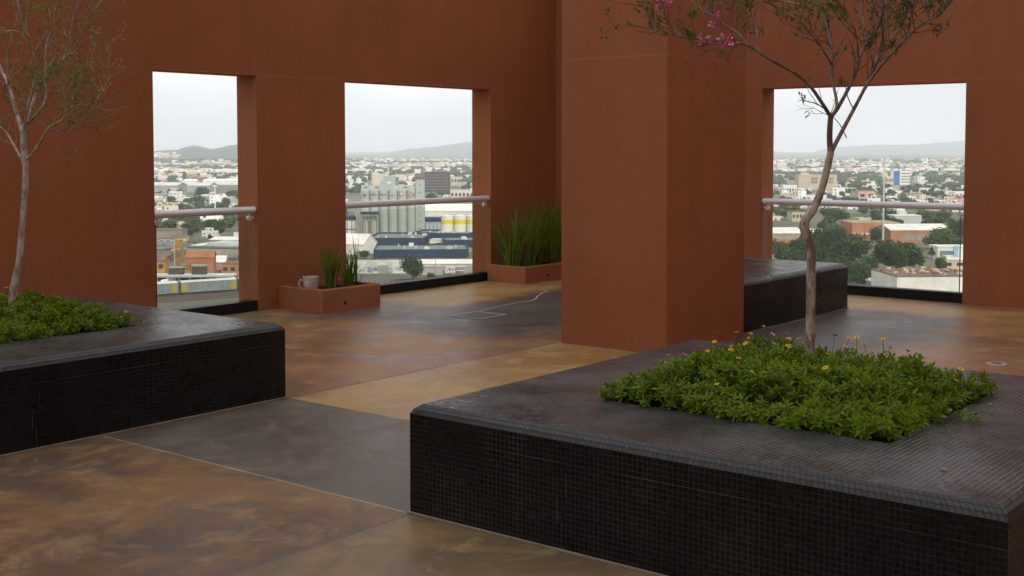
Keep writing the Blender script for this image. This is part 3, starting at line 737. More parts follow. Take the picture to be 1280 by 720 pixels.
m_hill = hillmat('hill_scrub', (.05, .062, .055), (.10, .11, .095), .008)
hz1 = ridge('hills', [(20, 199), (90, 192), (150, 190), (190, 189), (205, 187.5), (222, 187), (232, 183.6), (243, 181.6), (255, 183.5), (264, 186.2), (275, 184.5), (285, 182), (297, 180.5), (320, 180), (345, 183), (375, 189), (400, 196), (425, 203)], 3300, 5800, 1200, m_hill, 4)
ridge('mountains', [(330, 204), (440, 203), (455, 199), (470, 194), (490, 190), (520, 186), (550, 182.5), (575, 179.5), (600, 176), (650, 171), (700, 176), (760, 183), (850, 189), (930, 194)], 8500, 12500, 1500, m_hill, 22)
ridge('mountains', [(840, 190), (900, 186), (940, 187), (965, 189.5), (990, 194), (1010, 193), (1025, 187), (1045, 184), (1090, 181.5), (1140, 181), (1175, 178.5), (1208, 177), (1280, 172), (1350, 176), (1420, 186)], 11500, 15800, 1000, m_hill, 24)

hb = MB(); hb.box(-17500, -17500, GZ-1, 17500, 17500, 420)
hm = bpy.data.materials.new('haze_air'); hm.use_nodes = True; hm.node_tree.nodes.clear()
ho = hm.node_tree.nodes.new('ShaderNodeOutputMaterial'); hv = hm.node_tree.nodes.new('ShaderNodeVolumePrincipled')
hv.inputs['Color'].default_value = (.90, .945, 1, 1); hv.inputs['Density'].default_value = HAZE; hv.inputs['Anisotropy'].default_value = 0
hm.node_tree.links.new(hv.outputs[0], ho.inputs['Volume'])
hb.build('haze', hm)['kind'] = 'stuff'

# ---- city materials
c_white = M('white_plaster', (.72, .70, .65), .85, .18, .2); c_cream = M('cream_wall', (.55, .48, .34), .9, .2, .2)
c_grey = M('grey_concrete', (.30, .30, .28), .9, .25, .15); c_lgrey = M('pale_roof_sheet', (.52, .53, .52), .7, .2, .08)
c_dark = M('dark_opening', (.035, .035, .04), .6, .3, .3); c_blue = M('dark_blue_fascia', (.018, .042, .085), .6, .3, .12)
c_silo = M('sage_green_concrete', (.36, .40, .35), .9, .14, .12); c_orange = M('orange_brick', (.42, .19, .09), .9, .22, .2)
c_rust = M('rusty_orange_wall', (.36, .15, .07), .9, .3, .15); c_ochre = M('ochre_yellow_steel', (.40, .24, .05), .7, .35, .3)
c_brown = M('brown_rubble', (.20, .13, .10), .95, .4, .4); c_tanb = M('tan_stone', (.46, .38, .27), .9, .12, .1)
c_wagon = M('galvanised_panel', (.17, .205, .21), .6, .25, .25); c_yel = M('wagon_yellow', (.34, .26, .07), .7, .25, .3)
c_roofg = M('grey_slate_sheet', (.16, .17, .17), .8, .3, .1); c_siloW = M('white_silo_paint', (.74, .71, .62), .7, .08, .1)
c_siloY = M('yellow_band', (.70, .55, .03), .7, .1, .1); c_pink = M('pink_plaster', (.55, .34, .27), .9, .2, .2)
c_apt = M('grey_brown_slab', (.20, .165, .15), .9, .2, .15); c_cobalt = M('cobalt_panel', (.03, .12, .33), .5, .15, .1)
c_gravel = M('yard_ballast', (.105, .105, .08), .98, .35, .35); c_asph = M('asphalt', (.10, .10, .10), .95, .2, .1)
c_sky = M('pale_blue_panel', (.30, .50, .62), .6, .1, .2); c_brick = M('dull_red_brick', (.22, .11, .09), .95, .3, .3)
c_red = M('red_print', (.45, .04, .03), .7, .2, .3); c_inkdk = M('dark_print', (.05, .06, .09), .7, .2, .3); c_gold = M('ochre_print', (.42, .27, .05), .7, .2, .3)
c_rail = M('rusty_rail', (.11, .075, .055), .6, .3, .3); c_stain = M('graffiti_wall', (.58, .58, .55), .9, .35, .3)

def site(name, label, cat, px0, px1, py, turn=0., group=None):
    """a thing whose front edge runs between two ground points; returns root, width, metres per photo pixel"""
    a, b = G(px0, py), G(px1, py); d = b-a; D = (a.lerp(b, .5)-EYE).dot(VF)
    t = thing(name, label, cat, a, math.atan2(d.y, d.x)+rad(turn), group)
    return t, d.length, D/FPX
def single(mb, name, mats, label, cat, px, py, rotz=0, group=None):
    return tag(mb.build(name, mats, loc=G(px, py), rotz=rotz), label, cat, group)
VROT = math.atan2(VR.y, VR.x)

# ---- trees: leaf clumps through the volume of the crown
m_leafN = [leafmat('city_leaf_dark', (.024, .048, .010), (.055, .088, .018), (.036, .066, .014), .1, .9, True), leafmat('city_leaf_mid', (.045, .085, .014), (.10, .145, .026), (.06, .10, .018), .1, .9, True)]
m_trunkc = M('city_tree_bark', (.10, .075, .055), .95, .3, 1)
def crown_mesh(seed, nq, lobes, size, flat=.75):
    random.seed(seed); mb = MB()
    L = []
    for i in range(lobes):
        a = random.random()*6.28; r = random.uniform(.15, .62) if i else 0
        L.append((Vector((r*math.cos(a), r*math.sin(a), random.uniform(-.2, .38))), random.uniform(.30, .52)))
    for k in range(nq):
        c, r = random.choice(L); v = Vector((random.gauss(0, 1), random.gauss(0, 1), random.gauss(0, 1))).normalized()
        rr = r*(random.random()**.35)*(1+.18*noise.noise(v*3+c)); p = c+v*rr; p.z *= flat
        n_ = (v+rv(.9)).normalized(); s = n_.cross(Vector((.1, .2, .97))).normalized(); t_ = n_.cross(s); z = size*random.uniform(.6, 1.3)
        a = random.random()*3
        e1 = (s*math.cos(a)+t_*math.sin(a))*z; e2 = (t_*math.cos(a)-s*math.sin(a))*z*.7
        mb.face([p-e1, p-e2*.8, p+e1, p+e2], 0, [(0, 0)]*4)
    return mb
crownsS = [crown_mesh(100+i, 300, 6+i % 3, .15) for i in range(5)]
crownsB = [crown_mesh(200+i, 3600, 12+i, .06) for i in range(4)]
def trunk_mb(h, r):
    mb = MB(); mb.tube([(0, 0, -.3), (0, 0, h*.35), (h*.03, .02*h, h*.75)], [r, r*.75, r*.5], 8)
    for k in range(4):
        a = k*1.6+.4; mb.tube([(h*.015, .01*h, h*.4), (h*.14*math.cos(a), h*.14*math.sin(a), h*.62), (h*.24*math.cos(a), h*.24*math.sin(a), h*.8)], [r*.5, r*.35, r*.15], 6)
    return mb
_bd = {}
def big_tree(label, px0, px1, py, ytop, kind=0, var=0, cat='tree', group=None):
    a, b = G(px0, py), G(px1, py); Wd = (b-a).length; c = a.lerp(b, .5)+HF*Wd*.3; D = (c-EYE).dot(VF); h = (py-ytop)*D/FPX
    t = thing('broadleaf_tree', label, cat, c, random.random()*6.28, group)
    key = ('b', var % 4, kind)
    if key not in _bd:
        o = crownsB[var % 4].build('crown', m_leafN[kind], t); _bd[key] = o.data
    else:
        o = bpy.data.objects.new('crown', _bd[key]); COL.objects.link(o); o.parent = t
    hz_ = h*.80
    o.scale = (Wd*.60, Wd*.60, hz_); o.location = (0, 0, h-hz_*.62)
    trunk_mb(h*.8, max(.2, h*.028)).build('trunk', m_trunkc, t, smooth=True)
    return t
random.seed(77)
# --- named trees
for a in ((('large round dark tree in front of the orange warehouses'), 1090, 1163, 342, 299, 0, 0), ('dark tree mass left of the large round tree below the orange warehouses', 1040, 1098, 338, 292, 0, 1),
          ('tall dark tree right behind the trunk of the foreground tree', 1016, 1050, 334, 283, 0, 2), ('lower leafy tree beside the dark block at the wide opening', 1060, 1096, 357, 322, 1, 3), ('shaded tree low under the tall dark tree', 1020, 1066, 356, 318, 0, 0),
          ('grey green tree left of the trunk in the wide opening', 982, 1016, 327, 297, 0, 3), ('grey green tree at the left edge of the wide opening', 958, 985, 328, 298, 0, 1),
          ('rounded mid green tree right of the orange warehouses', 1157, 1196, 313, 284, 1, 2), ('dark tree at the right edge of the wide opening behind the rounded tree', 1188, 1214, 304, 274, 0, 3),
          ('bright green broad tree just under the handrail left of the mast', 1028, 1066, 281, 258, 1, 0), ('bushy tree under the handrail right of the mast', 1146, 1172, 280, 260, 1, 1), ('dark tree under the handrail near the right jamb', 1170, 1192, 279, 262, 0, 2),
          ('small tree between mast and orange warehouse', 1088, 1107, 304, 283, 0, 3), ('pale leafed tree beside the palm', 1170, 1186, 345, 318, 1, 1), ('low bush before the white flat building', 1144, 1168, 366, 352, 1, 2),
          ('dark round street tree before the blue roofed plant', 499, 531, 354, 318, 0, 1), ('small bush right of the street tree', 531, 546, 352, 341, 0, 0),
          ('dark bush between white gabled shed and grey roof', 446, 461, 324, 313, 0, 2), ('dark small tree between the blue roofed halls', 524, 535, 309, 296, 0, 3),
          ('dark tree group member above the long grey warehouse on the right', 262, 283, 296, 273, 0, 0), ('dark tree above the long grey warehouse on the left', 254, 270, 290, 274, 0, 2), ('dark tree under the narrow railing in the middle', 236, 256, 284, 268, 0, 1),
          ('dark tree under the narrow railing at the left', 207, 238, 283, 268, 0, 3), ('grey green bush above the rust tower', 228, 242, 297, 286, 0, 0)):
    big_tree(a[0], *a[1:])
random.seed(606)
for k, (xa, xb, yb, yt, kd, lab) in enumerate(((1000, 1034, 318, 290, 0, 'dark tree directly left of the bent trunk at mid height'), (1034, 1062, 312, 284, 0, 'deep green tree right of the bent trunk and below the annex'), (1052, 1076, 326, 296, 1, 'mid green tree between the dark masses left of the mast foot'),
        (968, 1002, 340, 305, 0, 'dark tree low behind the cream billboard'), (1000, 1040, 346, 306, 0, 'dark tree low behind the bent trunk'), (1076, 1100, 350, 318, 0, 'dark tree tucked left under the large round tree'), (1130, 1160, 340, 306, 0, 'dark tree forming the right half of the large round tree'), (1112, 1140, 345, 300, 0, 'dark tree in the core of the large round tree'),
        (1030, 1056, 300, 282, 1, 'light green tree above the dark trees right of the trunk'), (1190, 1220, 322, 296, 0, 'dark tree at the right jamb above the blue and white building'), (1056, 1090, 360, 330, 0, 'dark low tree beside the corner of the dark block'))):
    big_tree(lab, xa, xb, yb, yt, kd, k)
# palm
t, Wd, s = site('palm_tree', 'palm with a pale trunk beside the low blue and white building', 'tree', 1164, 1169, 347)
hp = 40*s; mb = MB(); mb.tube([(0, 0, 0), (.1, 0, hp*.5), (0, .1, hp*.82)], [.45, .3, .28], 8); mb.build('trunk', M('palm_bark', (.26, .22, .17), .95, .3, 1), t)
mb = MB(); random.seed(9)
for k in range(60):
    a = random.random()*6.28; el = random.uniform(-.7, 1.2); d = Vector((math.cos(a)*math.cos(el), math.sin(a)*math.cos(el), math.sin(el)))
    leaf(mb, Vector((0, .1, hp*.82)), d, Vector((0, 0, 1)), random.uniform(1.6, 2.9), .7)
mb.build('crown', m_leafN[1], t)

# ---- generic houses of the city (each its own object; five shapes, colour per object)
def housemat():
    q = N('house_plaster'); oi = q.n('ShaderNodeObjectInfo'); n1 = q.noise(.25, 5, .65)
    q.col(q.mix(q.ramp(n1, .35, .7, 0, .35), oi.outputs['Color'], (.28, .25, .2))); q.rough(.9); return q.m
m_house = housemat(); m_flat = M('flat_house_roof', (.42, .38, .34), .95, .3, .15)
def house_mb(i):
    random.seed(300+i); b = MB(); W_, Dp = random.uniform(9, 13), random.uniform(8, 12); h = random.choice((3.3, 3.5, 3.6, 6.0, 6.2, 6.4, 8.8))
    def vol(x0, y0, x1, y1, z0, z1):
        b.box(x0, y0, z0, x1, y1, z1-.5, 0, 2, 't'); p = .25
        b.box(x0, y0, z1-.5, x1, y0+p, z1); b.box(x0, y1-p, z1-.5, x1, y1, z1); b.box(x0, y0+p, z1-.5, x0+p, y1-p, z1); b.box(x1-p, y0+p, z1-.5, x1, y1-p, z1)
        b.face([(x0+p, y0+p, z1-.45), (x1-p, y0+p, z1-.45), (x1-p, y1-p, z1-.45), (x0+p, y1-p, z1-.45)], 2)
        nf = max(1, int((z1-z0)/3.0)); nw = max(2, int((x1-x0)/3.4))
        for fl_ in range(nf):
            for k in range(nw):
                if random.random() < .5: continue
                cx = x0+(k+.5)*(x1-x0)/nw+random.uniform(-.3, .3); w_ = random.choice((.5, .7, 1.0)); z = z0+.9+fl_*3.0
                b.box(cx-w_, y0-.06, z, cx+w_, y0-.003, z+random.choice((1.2, 1.4, 1.7)), 1)
            for k in range(2):
                cy = y0+(k+.5)*(y1-y0)/2; z = z0+.9+fl_*3.0
                b.box(x0-.06, cy-.7, z, x0-.003, cy+.7, z+1.3, 1); b.box(x1+.003, cy-.7, z, x1+.06, cy+.7, z+1.3, 1)
    vol(-W_/2, 0, W_/2, Dp, -1, h)
    if random.random() < .75:
        x = random.uniform(-W_/2, 0); vol(x, Dp*.35, x+W_*.42, Dp*.95, h-.4, h+2.6)
    if random.random() < .6: vol(W_/2+.01, 1, W_/2+random.uniform(3, 5), Dp*.8, -1, 3.2)
    x = random.uniform(-W_*.3, W_*.3); b.cyl(x, Dp*.2+1, h-.3, h+1.2, .6, .55, 8, 1)
    return b
houses = []
hme = [house_mb(i).build('flat_roofed_house', [m_house, M('dim_window', (.09, .09, .10), .4, .3, .5), m_flat]) for i in range(7)]
for o in hme: COL.objects.unlink(o)
smallc = []
for k, q in enumerate(crownsS):
    for kind in (0, 1):
        o = q.build('broadleaf_tree', m_leafN[kind]); COL.objects.unlink(o); smallc.append(o.data)
PAL = {'white': [(.80, .78, .73), (.74, .72, .68), (.82, .80, .76)], 'cream': [(.66, .56, .38), (.60, .50, .36), (.68, .6, .46)], 'grey': [(.40, .38, .35), (.48, .46, .43)], 'pink': [(.58, .32, .24), (.52, .25, .16), (.60, .40, .32)]}
# rectangles (photo columns / rows of the base) kept free for the things built by hand
KEEP = [(190, 300, 297, 345), (190, 300, 231, 246), (428, 600, 254, 400), (440, 530, 246, 400), (526, 572, 222, 246), (462, 490, 225, 240),
        (988, 1052, 226, 240), (1110, 1142, 220, 236), (1066, 1098, 243, 256), (1060, 1196, 287, 400), (955, 1205, 300, 400), (960, 1008, 278, 300), (964, 990, 205, 217), (1022, 1070, 262, 284), (1140, 1196, 266, 284), (1096, 1112, 296, 310)]
ZN = {'narrow left opening': (160, 330, 297, .50), 'middle opening': (395, 625, 256, .5), 'wide right opening': (925, 1245, 300, .36)}
random.seed(4242); nh = ntree = 0; FARTREES = []; FARHOUSES = []
for zn, (xa, xb, ymax, ph) in ZN.items():
    py = 219.
    while py < ymax:
        D = (EYE.z-GZ)*FPX/(py-186); m = FPX/D
        px = xa+random.uniform(0, 12*m)
        while px < xb:
            x_, y_ = px+random.uniform(-2, 2)*m, py+random.uniform(-.35, .35)*6*m*.5
            px += random.uniform(*((7.5, 12) if zn[0] == 'w' else (9.5, 15)))*m
            if any(k[0]-6*m < x_ < k[1]+6*m and k[2] <= y_ <= k[3] for k in KEEP): continue
            p = G(x_, y_)
            dens = noise.noise(Vector((p.x/230, p.y/230, 3.3)))
            if random.random() < ph+dens*.75:
                if y_ < 226: FARHOUSES.append(p); continue
                colr = random.choices(('white', 'cream', 'grey', 'pink'), (.66, .18, .07, .09))[0]
                o = bpy.data.objects.new('flat_roofed_house', random.choice(hme).data); COL.objects.link(o); o.location = p
                o.rotation_euler = (0, 0, VROT+random.choice((-.35, -.2, .5, .25, 1.2))+random.uniform(-.08, .08)); sc_ = random.uniform(.68, 1.05); o.scale = (sc_*random.uniform(.8, 1.5), sc_, sc_*random.uniform(.8, 1.15))
                c = random.choice(PAL[colr]); o.color = (*c, 1)
                tag(o, 'small %s flat roofed house in the crowded city beyond the %s' % (colr, zn), 'house', '%s houses beyond the %s' % (colr, zn)); nh += 1
            elif y_ < 236:
                FARTREES.append((p, random.uniform(5, 9), random.uniform(6, 10)))
            else:
                for q in range(random.choice((1, 1, 2))):
                    o = bpy.data.objects.new('broadleaf_tree', random.choice(smallc)); COL.objects.link(o)
                    r = random.uniform(4.5, 8.5); hgt = random.uniform(4.5, 7.5)
                    o.location = p+VR*random.uniform(-5, 5)*q+HF*random.uniform(0, 6)+Vector((0, 0, hgt*.62)); o.scale = (r, r, hgt); o.rotation_euler = (0, 0, random.random()*6.3)
                    tag(o, 'dark green tree among the houses of the city beyond the %s' % zn, 'tree', 'city trees beyond the %s' % zn); ntree += 1
        py += max(1.5, 5.6*m*.52*random.uniform(.8, 1.2))
print('HOUSES', nh, 'TREES', ntree)

# ---- the far city and its woods: one mass each
random.seed(99)
fc = MB(); fw = MB()
def lump(mb, p, r, h, mi=0):
    n_ = 6; a0 = random.random()*6; b0 = []
    for (k, z, rr) in ((0, -.3, .8), (1, .45, 1.), (2, .85, .62)):
        b0.append([(p.x+rr*r*random.uniform(.75, 1.2)*math.cos(a0+i*6.283/n_), p.y+rr*r*random.uniform(.75, 1.2)*math.sin(a0+i*6.283/n_), p.z+h*z*random.uniform(.85, 1.15)) for i in range(n_)])
    for lo, hi in ((0, 1), (1, 2)):
        for i in range(n_):
            j = (i+1) % n_; mb.face([b0[lo][i], b0[lo][j], b0[hi][j], b0[hi][i]], mi, [(0, 0)]*4)
    for i in range(n_): mb.face([b0[2][i], b0[2][(i+1) % n_], (p.x, p.y, p.z+h)], mi, [(0, 0)]*3)
def far_box(mb, p, w_, d_, h, ang, mi):
    c, s_ = math.cos(ang), math.sin(ang); q = [(p.x+x*c-y*s_, p.y+x*s_+y*c) for x, y in ((-w_/2, -d_/2), (w_/2, -d_/2), (w_/2, d_/2), (-w_/2, d_/2))]
    mb.prism(q, p.z-2, p.z+h, mi, None, 'b')
for p in FARHOUSES: far_box(fc, p, random.uniform(7, 14), random.uniform(7, 11), random.choice((3.5, 6, 6.5, 9)), VROT+random.uniform(-.6, .6), random.choices((0, 1, 2, 3), (.58, .25, .07, .1))[0])
for a in FARTREES:
    for q in range(2): lump(fw, a[0]+VR*random.uniform(-6, 6)+HF*q*5, a[1], a[2])
for k in range(7600):
    px = random.uniform(120, 1300)
    if 650 < px < 890: continue
    y = 200.5+19*random.random()**1.1; D = (EYE.z-GZ)*FPX/(y-186); p = bear(px, D); p.z = GZ
    if px < 430: 
        z = hz1(px, D); p.z = max(GZ, z)
        if z > GZ+5: continue
    dens = noise.noise(Vector((p.x/420, p.y/420, 7)))
    if random.random() < .50+dens*.9:
        far_box(fc, p, random.uniform(8, 17), random.uniform(8, 14), random.choice((4, 6, 7, 7, 9, 12)), random.uniform(-.9, .9), random.choices((0, 1, 2, 3), (.55, .25, .1, .1))[0])
    else: lump(fw, p, random.uniform(7, 15), random.uniform(6, 11))
for k in range(2600):                                                    # the same city where the walls hide it from this spot
    px = random.choice((random.uniform(-260, 150), random.uniform(318, 392), random.uniform(632, 918))); y = 219+105*random.random()**1.5
    D = (EYE.z-GZ)*FPX/(y-186); p = bear(px, D); p.z = GZ
    if random.random() < .45: far_box(fc, p, random.uniform(7, 15), random.uniform(7, 12), random.choice((3.5, 6, 6.5, 9)), VROT+random.uniform(-.6, .6), random.choices((0, 1, 2, 3), (.6, .22, .1, .08))[0])
    else: lump(fw, p, random.uniform(4, 8), random.uniform(5, 10))
for k in range(1500):                                                    # the slope of houses on the near hills
    px = random.uniform(120, 420); t_ = random.random(); D = 3300+2500*t_
    p = bear(px, D); z = hz1(px, D); p.z = z; row = 186-(z-EYE.z)*FPX/D
    dens = noise.noise(Vector((px/28., row/3.0, 1.7)))
    lo = 203 < row < 215; hi = 191.5 < row < 198 and px < 275
    if (lo and dens > -.15) or (hi and px < 228 and dens > .0): far_box(fc, p, random.uniform(8, 20), random.uniform(8, 14), random.uniform(5, 11), random.uniform(-.9, .9), random.choices((0, 1, 3), (.5, .3, .2))[0])
    elif row > 200: lump(fw, p, random.uniform(8, 16), random.uniform(5, 9))
o = fc.build('distant_city', [c_white, c_cream, c_grey, c_pink]); tag(o, 'hazy mass of pale buildings spread to the foot of the mountains', 'city', kind='stuff')
o = fw.build('distant_woods', m_leafN[0]); tag(o, 'dark wooded belts between the pale buildings far off', 'woods', kind='stuff')

# ================================================================ NARROW LEFT OPENING: rail yard
yard = MB(); q = [onz(x, y, GZ+.02) for x, y in ((120, 402), (345, 402), (345, 344), (120, 344))]; yard.face(q); yard.build('railway_yard', c_gravel)['kind'] = 'structure'
A, Bp = G(196, 371.5), G(298, 364.5); dirv = (Bp-A).normalized(); nv_ = Vector((-dirv.y, dirv.x, 0)); ang = math.atan2(dirv.y, dirv.x)
for k, off in enumerate((0, -6, -11, -16.5)):
    mb = MB()
    for e in (-.75, .75):
        mb.box(-60, off+e-.07+1.5, .02, 110, off+e+.07+1.5, .24)
    mb.box(-60, off-1.4+1.5, .0, 110, off+1.4+1.5, .04, 1)
    o = mb.build('railway_track', [c_rail, M('track_bed', (.10, .085, .07), .98, .3, .6)], loc=A+Vector((0, 0, .03)), rotz=ang); o['kind'] = 'structure'
Dm = (A-EYE).dot(VF); sT = Dm/FPX
def wagon(loc, L, label, mark):
    t = thing('railway_wagon', label, 'railway wagon', loc, ang)
    H = 15.2*sT; z0 = .9; x1 = L-.5; b = MB(); b.box(.5, 0, z0, x1, 3.1, z0+H*.86, 0)
    pr_ = [(-.02, z0+H*.86), (.5, z0+H*.95), (1.55, z0+H), (2.6, z0+H*.95), (3.12, z0+H*.86)]
    for (ya, za), (yb, zb) in zip(pr_[:-1], pr_[1:]): b.face([(.5, ya, za), (x1, ya, za), (x1, yb, zb), (.5, yb, zb)], 1)
    for xx in (.5, x1): b.face([(xx, y_, z_) for y_, z_ in (pr_ if xx > 1 else pr_[::-1])], 1)
    n_ = int(L/1.5)
    for k in range(n_+1):
        xx = .5+(x1-.6)*k/n_; b.box(xx, -.07, z0+.1, xx+.1, -.004, z0+H*.84, 2)
    b.build('wagon_body', [c_wagon, c_lgrey, M('wagon_rib', (.34, .33, .25), .7, .2, .4)], t)
    for xx in (.52, x1-2.3):
        e = MB(); e.box(xx, -.1, z0+.3, xx+2.25, -.075, z0+H*.78); e.build('end_panel', c_yel, t)
    if mark:
        e = MB(); x_ = L*.31
        for k in range(7): e.box(x_+k*.5, -.1, z0+H*.5, x_+k*.5+.34, -.075, z0+H*.5+(.75 if k % 2 else .6))
        e.build('yellow_mark', c_yel, t)
    u = MB(); u.box(.3, .6, .55, L-.3, 2.5, z0-.004); u.build('underframe', c_dark, t)
    for xx in (2.4, L-2.4):
        for dx in (-.9, .9):
            q = MB()
            for yy in (.7, 2.3): q.tube([(xx+dx, yy-.07, .5), (xx+dx, yy+.07, .5)], .46, 12)
            q.build('wheelset', c_rail, t)
    return t
i2 = G(224.5, 369.5); L2w = (G(297.5, 364.5)-i2).length
i2 = A+dirv*((i2-A).dot(dirv))
wagon(i2-dirv*L2w, L2w-.2, 'grey railway wagon with yellow ends, cut off by the left jamb', False)
wagon(i2+dirv*.1, L2w-.2, 'grey railway wagon with a yellow mark, in the middle of the narrow opening', True)
wagon(i2+dirv*(L2w+.1), L2w-.2, 'grey railway wagon showing only a yellow end by the right jamb', False)
# white machinery behind the train
t, Wd, s = site('tank_machine', 'white tank machinery with bent pipes behind the left wagon', 'machine', 200, 217, 357)
mb = MB(); mb.tube([(0, 1, 1.2), (.4, 1, 1.2), (2.6, 1, 1.6), (3, 1, 1.6)], [.5, .9, .9, .4], 12); mb.build('tank', c_white, t, smooth=True)
for x_ in (2.6, 3.6, 4.4):
    mb = MB(); mb.tube([(x_, .6, 0), (x_, .6, 2.6), (x_+.3, .8, 3.3), (x_+.7, 1.2, 3.3), (x_+.9, 1.4, 2.4), (x_+.9, 1.4, 0)], .12, 8); mb.build('pipe', c_lgrey, t, smooth=True)
# platform shed
t, Wd, s = site('freight_shed', 'long open freight shed with a flat grey roof behind the train', 'shed', 178, 300, 355, 2.6)
hh = 12*s
mb = MB(); mb.box(0, 1.2, hh-1.3, Wd*.92, 9, hh-.8, 0); mb.box(0, 1.0, hh-.8, Wd*.92, 9.2, hh-.55, 0); mb.build('roof', [c_lgrey], t)
mb = MB(); mb.box(0, 8.4, 0, Wd*.9, 8.9, hh-1.31); mb.build('back_wall', c_apt, t)
for k in range(9):
    mb = MB(); mb.box(1+k*Wd*.11, 1.6, 0, 1.35+k*Wd*.11, 1.95, hh-1.31); mb.build('post', c_grey, t)
mb = MB(); mb.box(0, 1.2, .0, Wd*.9, 8.3, .9); mb.build('platform', c_grey, t)
for (xa, xb, ya, yb, lab, rw) in ((207, 224, 331.5, 341, 'low dark roof box on the left half of the freight shed', 1), (236, 253, 330, 342, 'square dark roof box on the middle of the freight shed', 1)):
    t2, W_, s2 = site('roof_box', lab, 'roof box', xa, xb, 355); z_ = 12*s
    c = t2.location+HF*4.5; t2.location = c+Vector((0, 0, z_-.54)); H_ = (yb-ya)*s2
    mb = MB(); mb.box(0, 0, 0, W_, 3.4, H_*.86); mb.build('box_body', M('dark_brown_sheet', (.075, .06, .055), .8, .3, .5), t2)
    mb = MB(); mb.box(-.2, -.2, H_*.86, W_+.2, 3.6, H_); mb.build('lid', c_grey, t2)
t, Wd, s = site('site_office', 'small white cabin under the right end of the freight shed', 'cabin', 270, 281, 353.5)
mb = MB(); mb.box(0, 0, .9, Wd, 2.5, 7.5*s+.9); mb.build('cabin_body', c_white, t); mb = MB(); mb.box(Wd*.3, -.05, 1.1, Wd*.4, -.004, 6*s); mb.build('door', c_dark, t)
# rust and ochre works
def hall(name, label, px0, px1, py, ytop, depth, wallm, roofm, pitch=0., turn=0., windows=0, winm=None, cat='building', parapet=.0):
    t, Wd, s = site(name, label, cat, px0, px1, py, turn); H_ = (py-ytop)*s
    wl = MB(); wl.box(0, 0, -.5, Wd, depth, H_, 0, 0, 't'); 
    rf = MB()
    if pitch:
        e = .3; wl.face([(0, 0, H_), (0, depth, H_), (0, depth/2, H_+pitch)]); wl.face([(Wd, depth, H_), (Wd, 0, H_), (Wd, depth/2, H_+pitch)])
        for y0_, y1_ in ((-e, depth/2), (depth+e, depth/2)):
            za = H_-e*pitch/(depth/2)
            a_ = [(-e, y0_, za+.02), (Wd+e, y0_, za+.02), (Wd+e, y1_, H_+pitch+.02), (-e, y1_, H_+pitch+.02)]
            rf.face(a_); rf.face([(x, y, z+.25) for x, y, z in a_]); rf.face([a_[0], a_[1], (a_[1][0], a_[1][1], a_[1][2]+.25), (a_[0][0], a_[0][1], a_[0][2]+.25)])
            for i_ in (0, 1):
                p_, q_ = a_[i_], a_[3-i_]; rf.face([p_, q_, (q_[0], q_[1], q_[2]+.25), (p_[0], p_[1], p_[2]+.25)])
    else:
        rf.box(-.15, -.15, H_+.003, Wd+.15, depth+.15, H_+.35+parapet)
    wl.build('walls', wallm, t); rf.build('roof', roofm, t)
    for k in range(windows):
        b = MB(); x_ = Wd*(k+.5)/windows; w_ = Wd/windows*.28; b.box(x_-w_, -.08, H_*.4, x_+w_, -.004, H_*.72); b.build('window', winm or c_dark, t)
    return t, Wd, s, H_
hall('works_building', 'ochre yellow works building at the left jamb of the narrow opening', 186, 206, 342, 326, 9, c_ochre, c_brown, 1.5, 4, 2)
t, Wd, s = site('steel_tower', 'rust yellow steel process tower in the narrow opening', 'tower', 219.5, 227, 333); hh = 36*s
fr = MB()
for x_ in (0, Wd):
    for y_ in (0, Wd): fr.tube([(x_, y_, 0), (x_, y_, hh)], .16, 6)
for k in range(6):
    z_ = hh*k/5.5
    for pq in (((0, 0), (Wd, 0)), ((Wd, 0), (Wd, Wd)), ((0, Wd), (Wd, Wd)), ((0, 0), (0, Wd))): fr.tube([(*pq[0], z_), (*pq[1], z_)], .1, 5)
    fr.tube([(0, 0, z_), (Wd, 0, min(hh, z_+hh/5.5))], .08, 5)
fr.build('frame', c_ochre, t)
for k, (z0, z1) in enumerate(((.1, .3), (.42, .55), (.66, .92))):
    b = MB(); b.box(.15, .15, hh*z0, Wd-.15, Wd-.15, hh*z1); b.build('vessel', (c_rust, c_brown, c_ochre)[k], t)
t, Wd, s = site('lamp_mast', 'thin grey lamp mast beside the rust yellow tower', 'mast', 218, 219, 336); mb = MB(); mb.tube([(0, 0, 0), (0, 0, 36*s)], [.17, .1], 8); mb.build('pole', c_lgrey, t); mb = MB(); mb.box(-.9, -.2, 36*s, .9, .2, 36*s+.3); mb.build('lamp_bar', c_grey, t)
hall('works_building', 'long rust orange works building behind the roof boxes', 232, 266, 339, 322, 12, c_rust, c_rust, 2.0, 8, 0)
hall('brown_roofed_shed', 'shed with a broad dull brown roof at the left of the narrow opening', 176, 212, 327, 320, 18, c_brown, M('dull_brown_roof', (.17, .12, .095), .95, .3, .2), 1.5, -6)
hall('white_roofed_shed', 'small shed with a bright white roof right of the rust orange building', 261, 281, 334, 328, 12, c_grey, c_white, 2.2, 6)
hall('orange_house', 'orange house with two dark windows at the right jamb of the narrow opening', 277, 306, 344, 330, 10, c_orange, c_brown, 0, -4, 3)
random.seed(515)
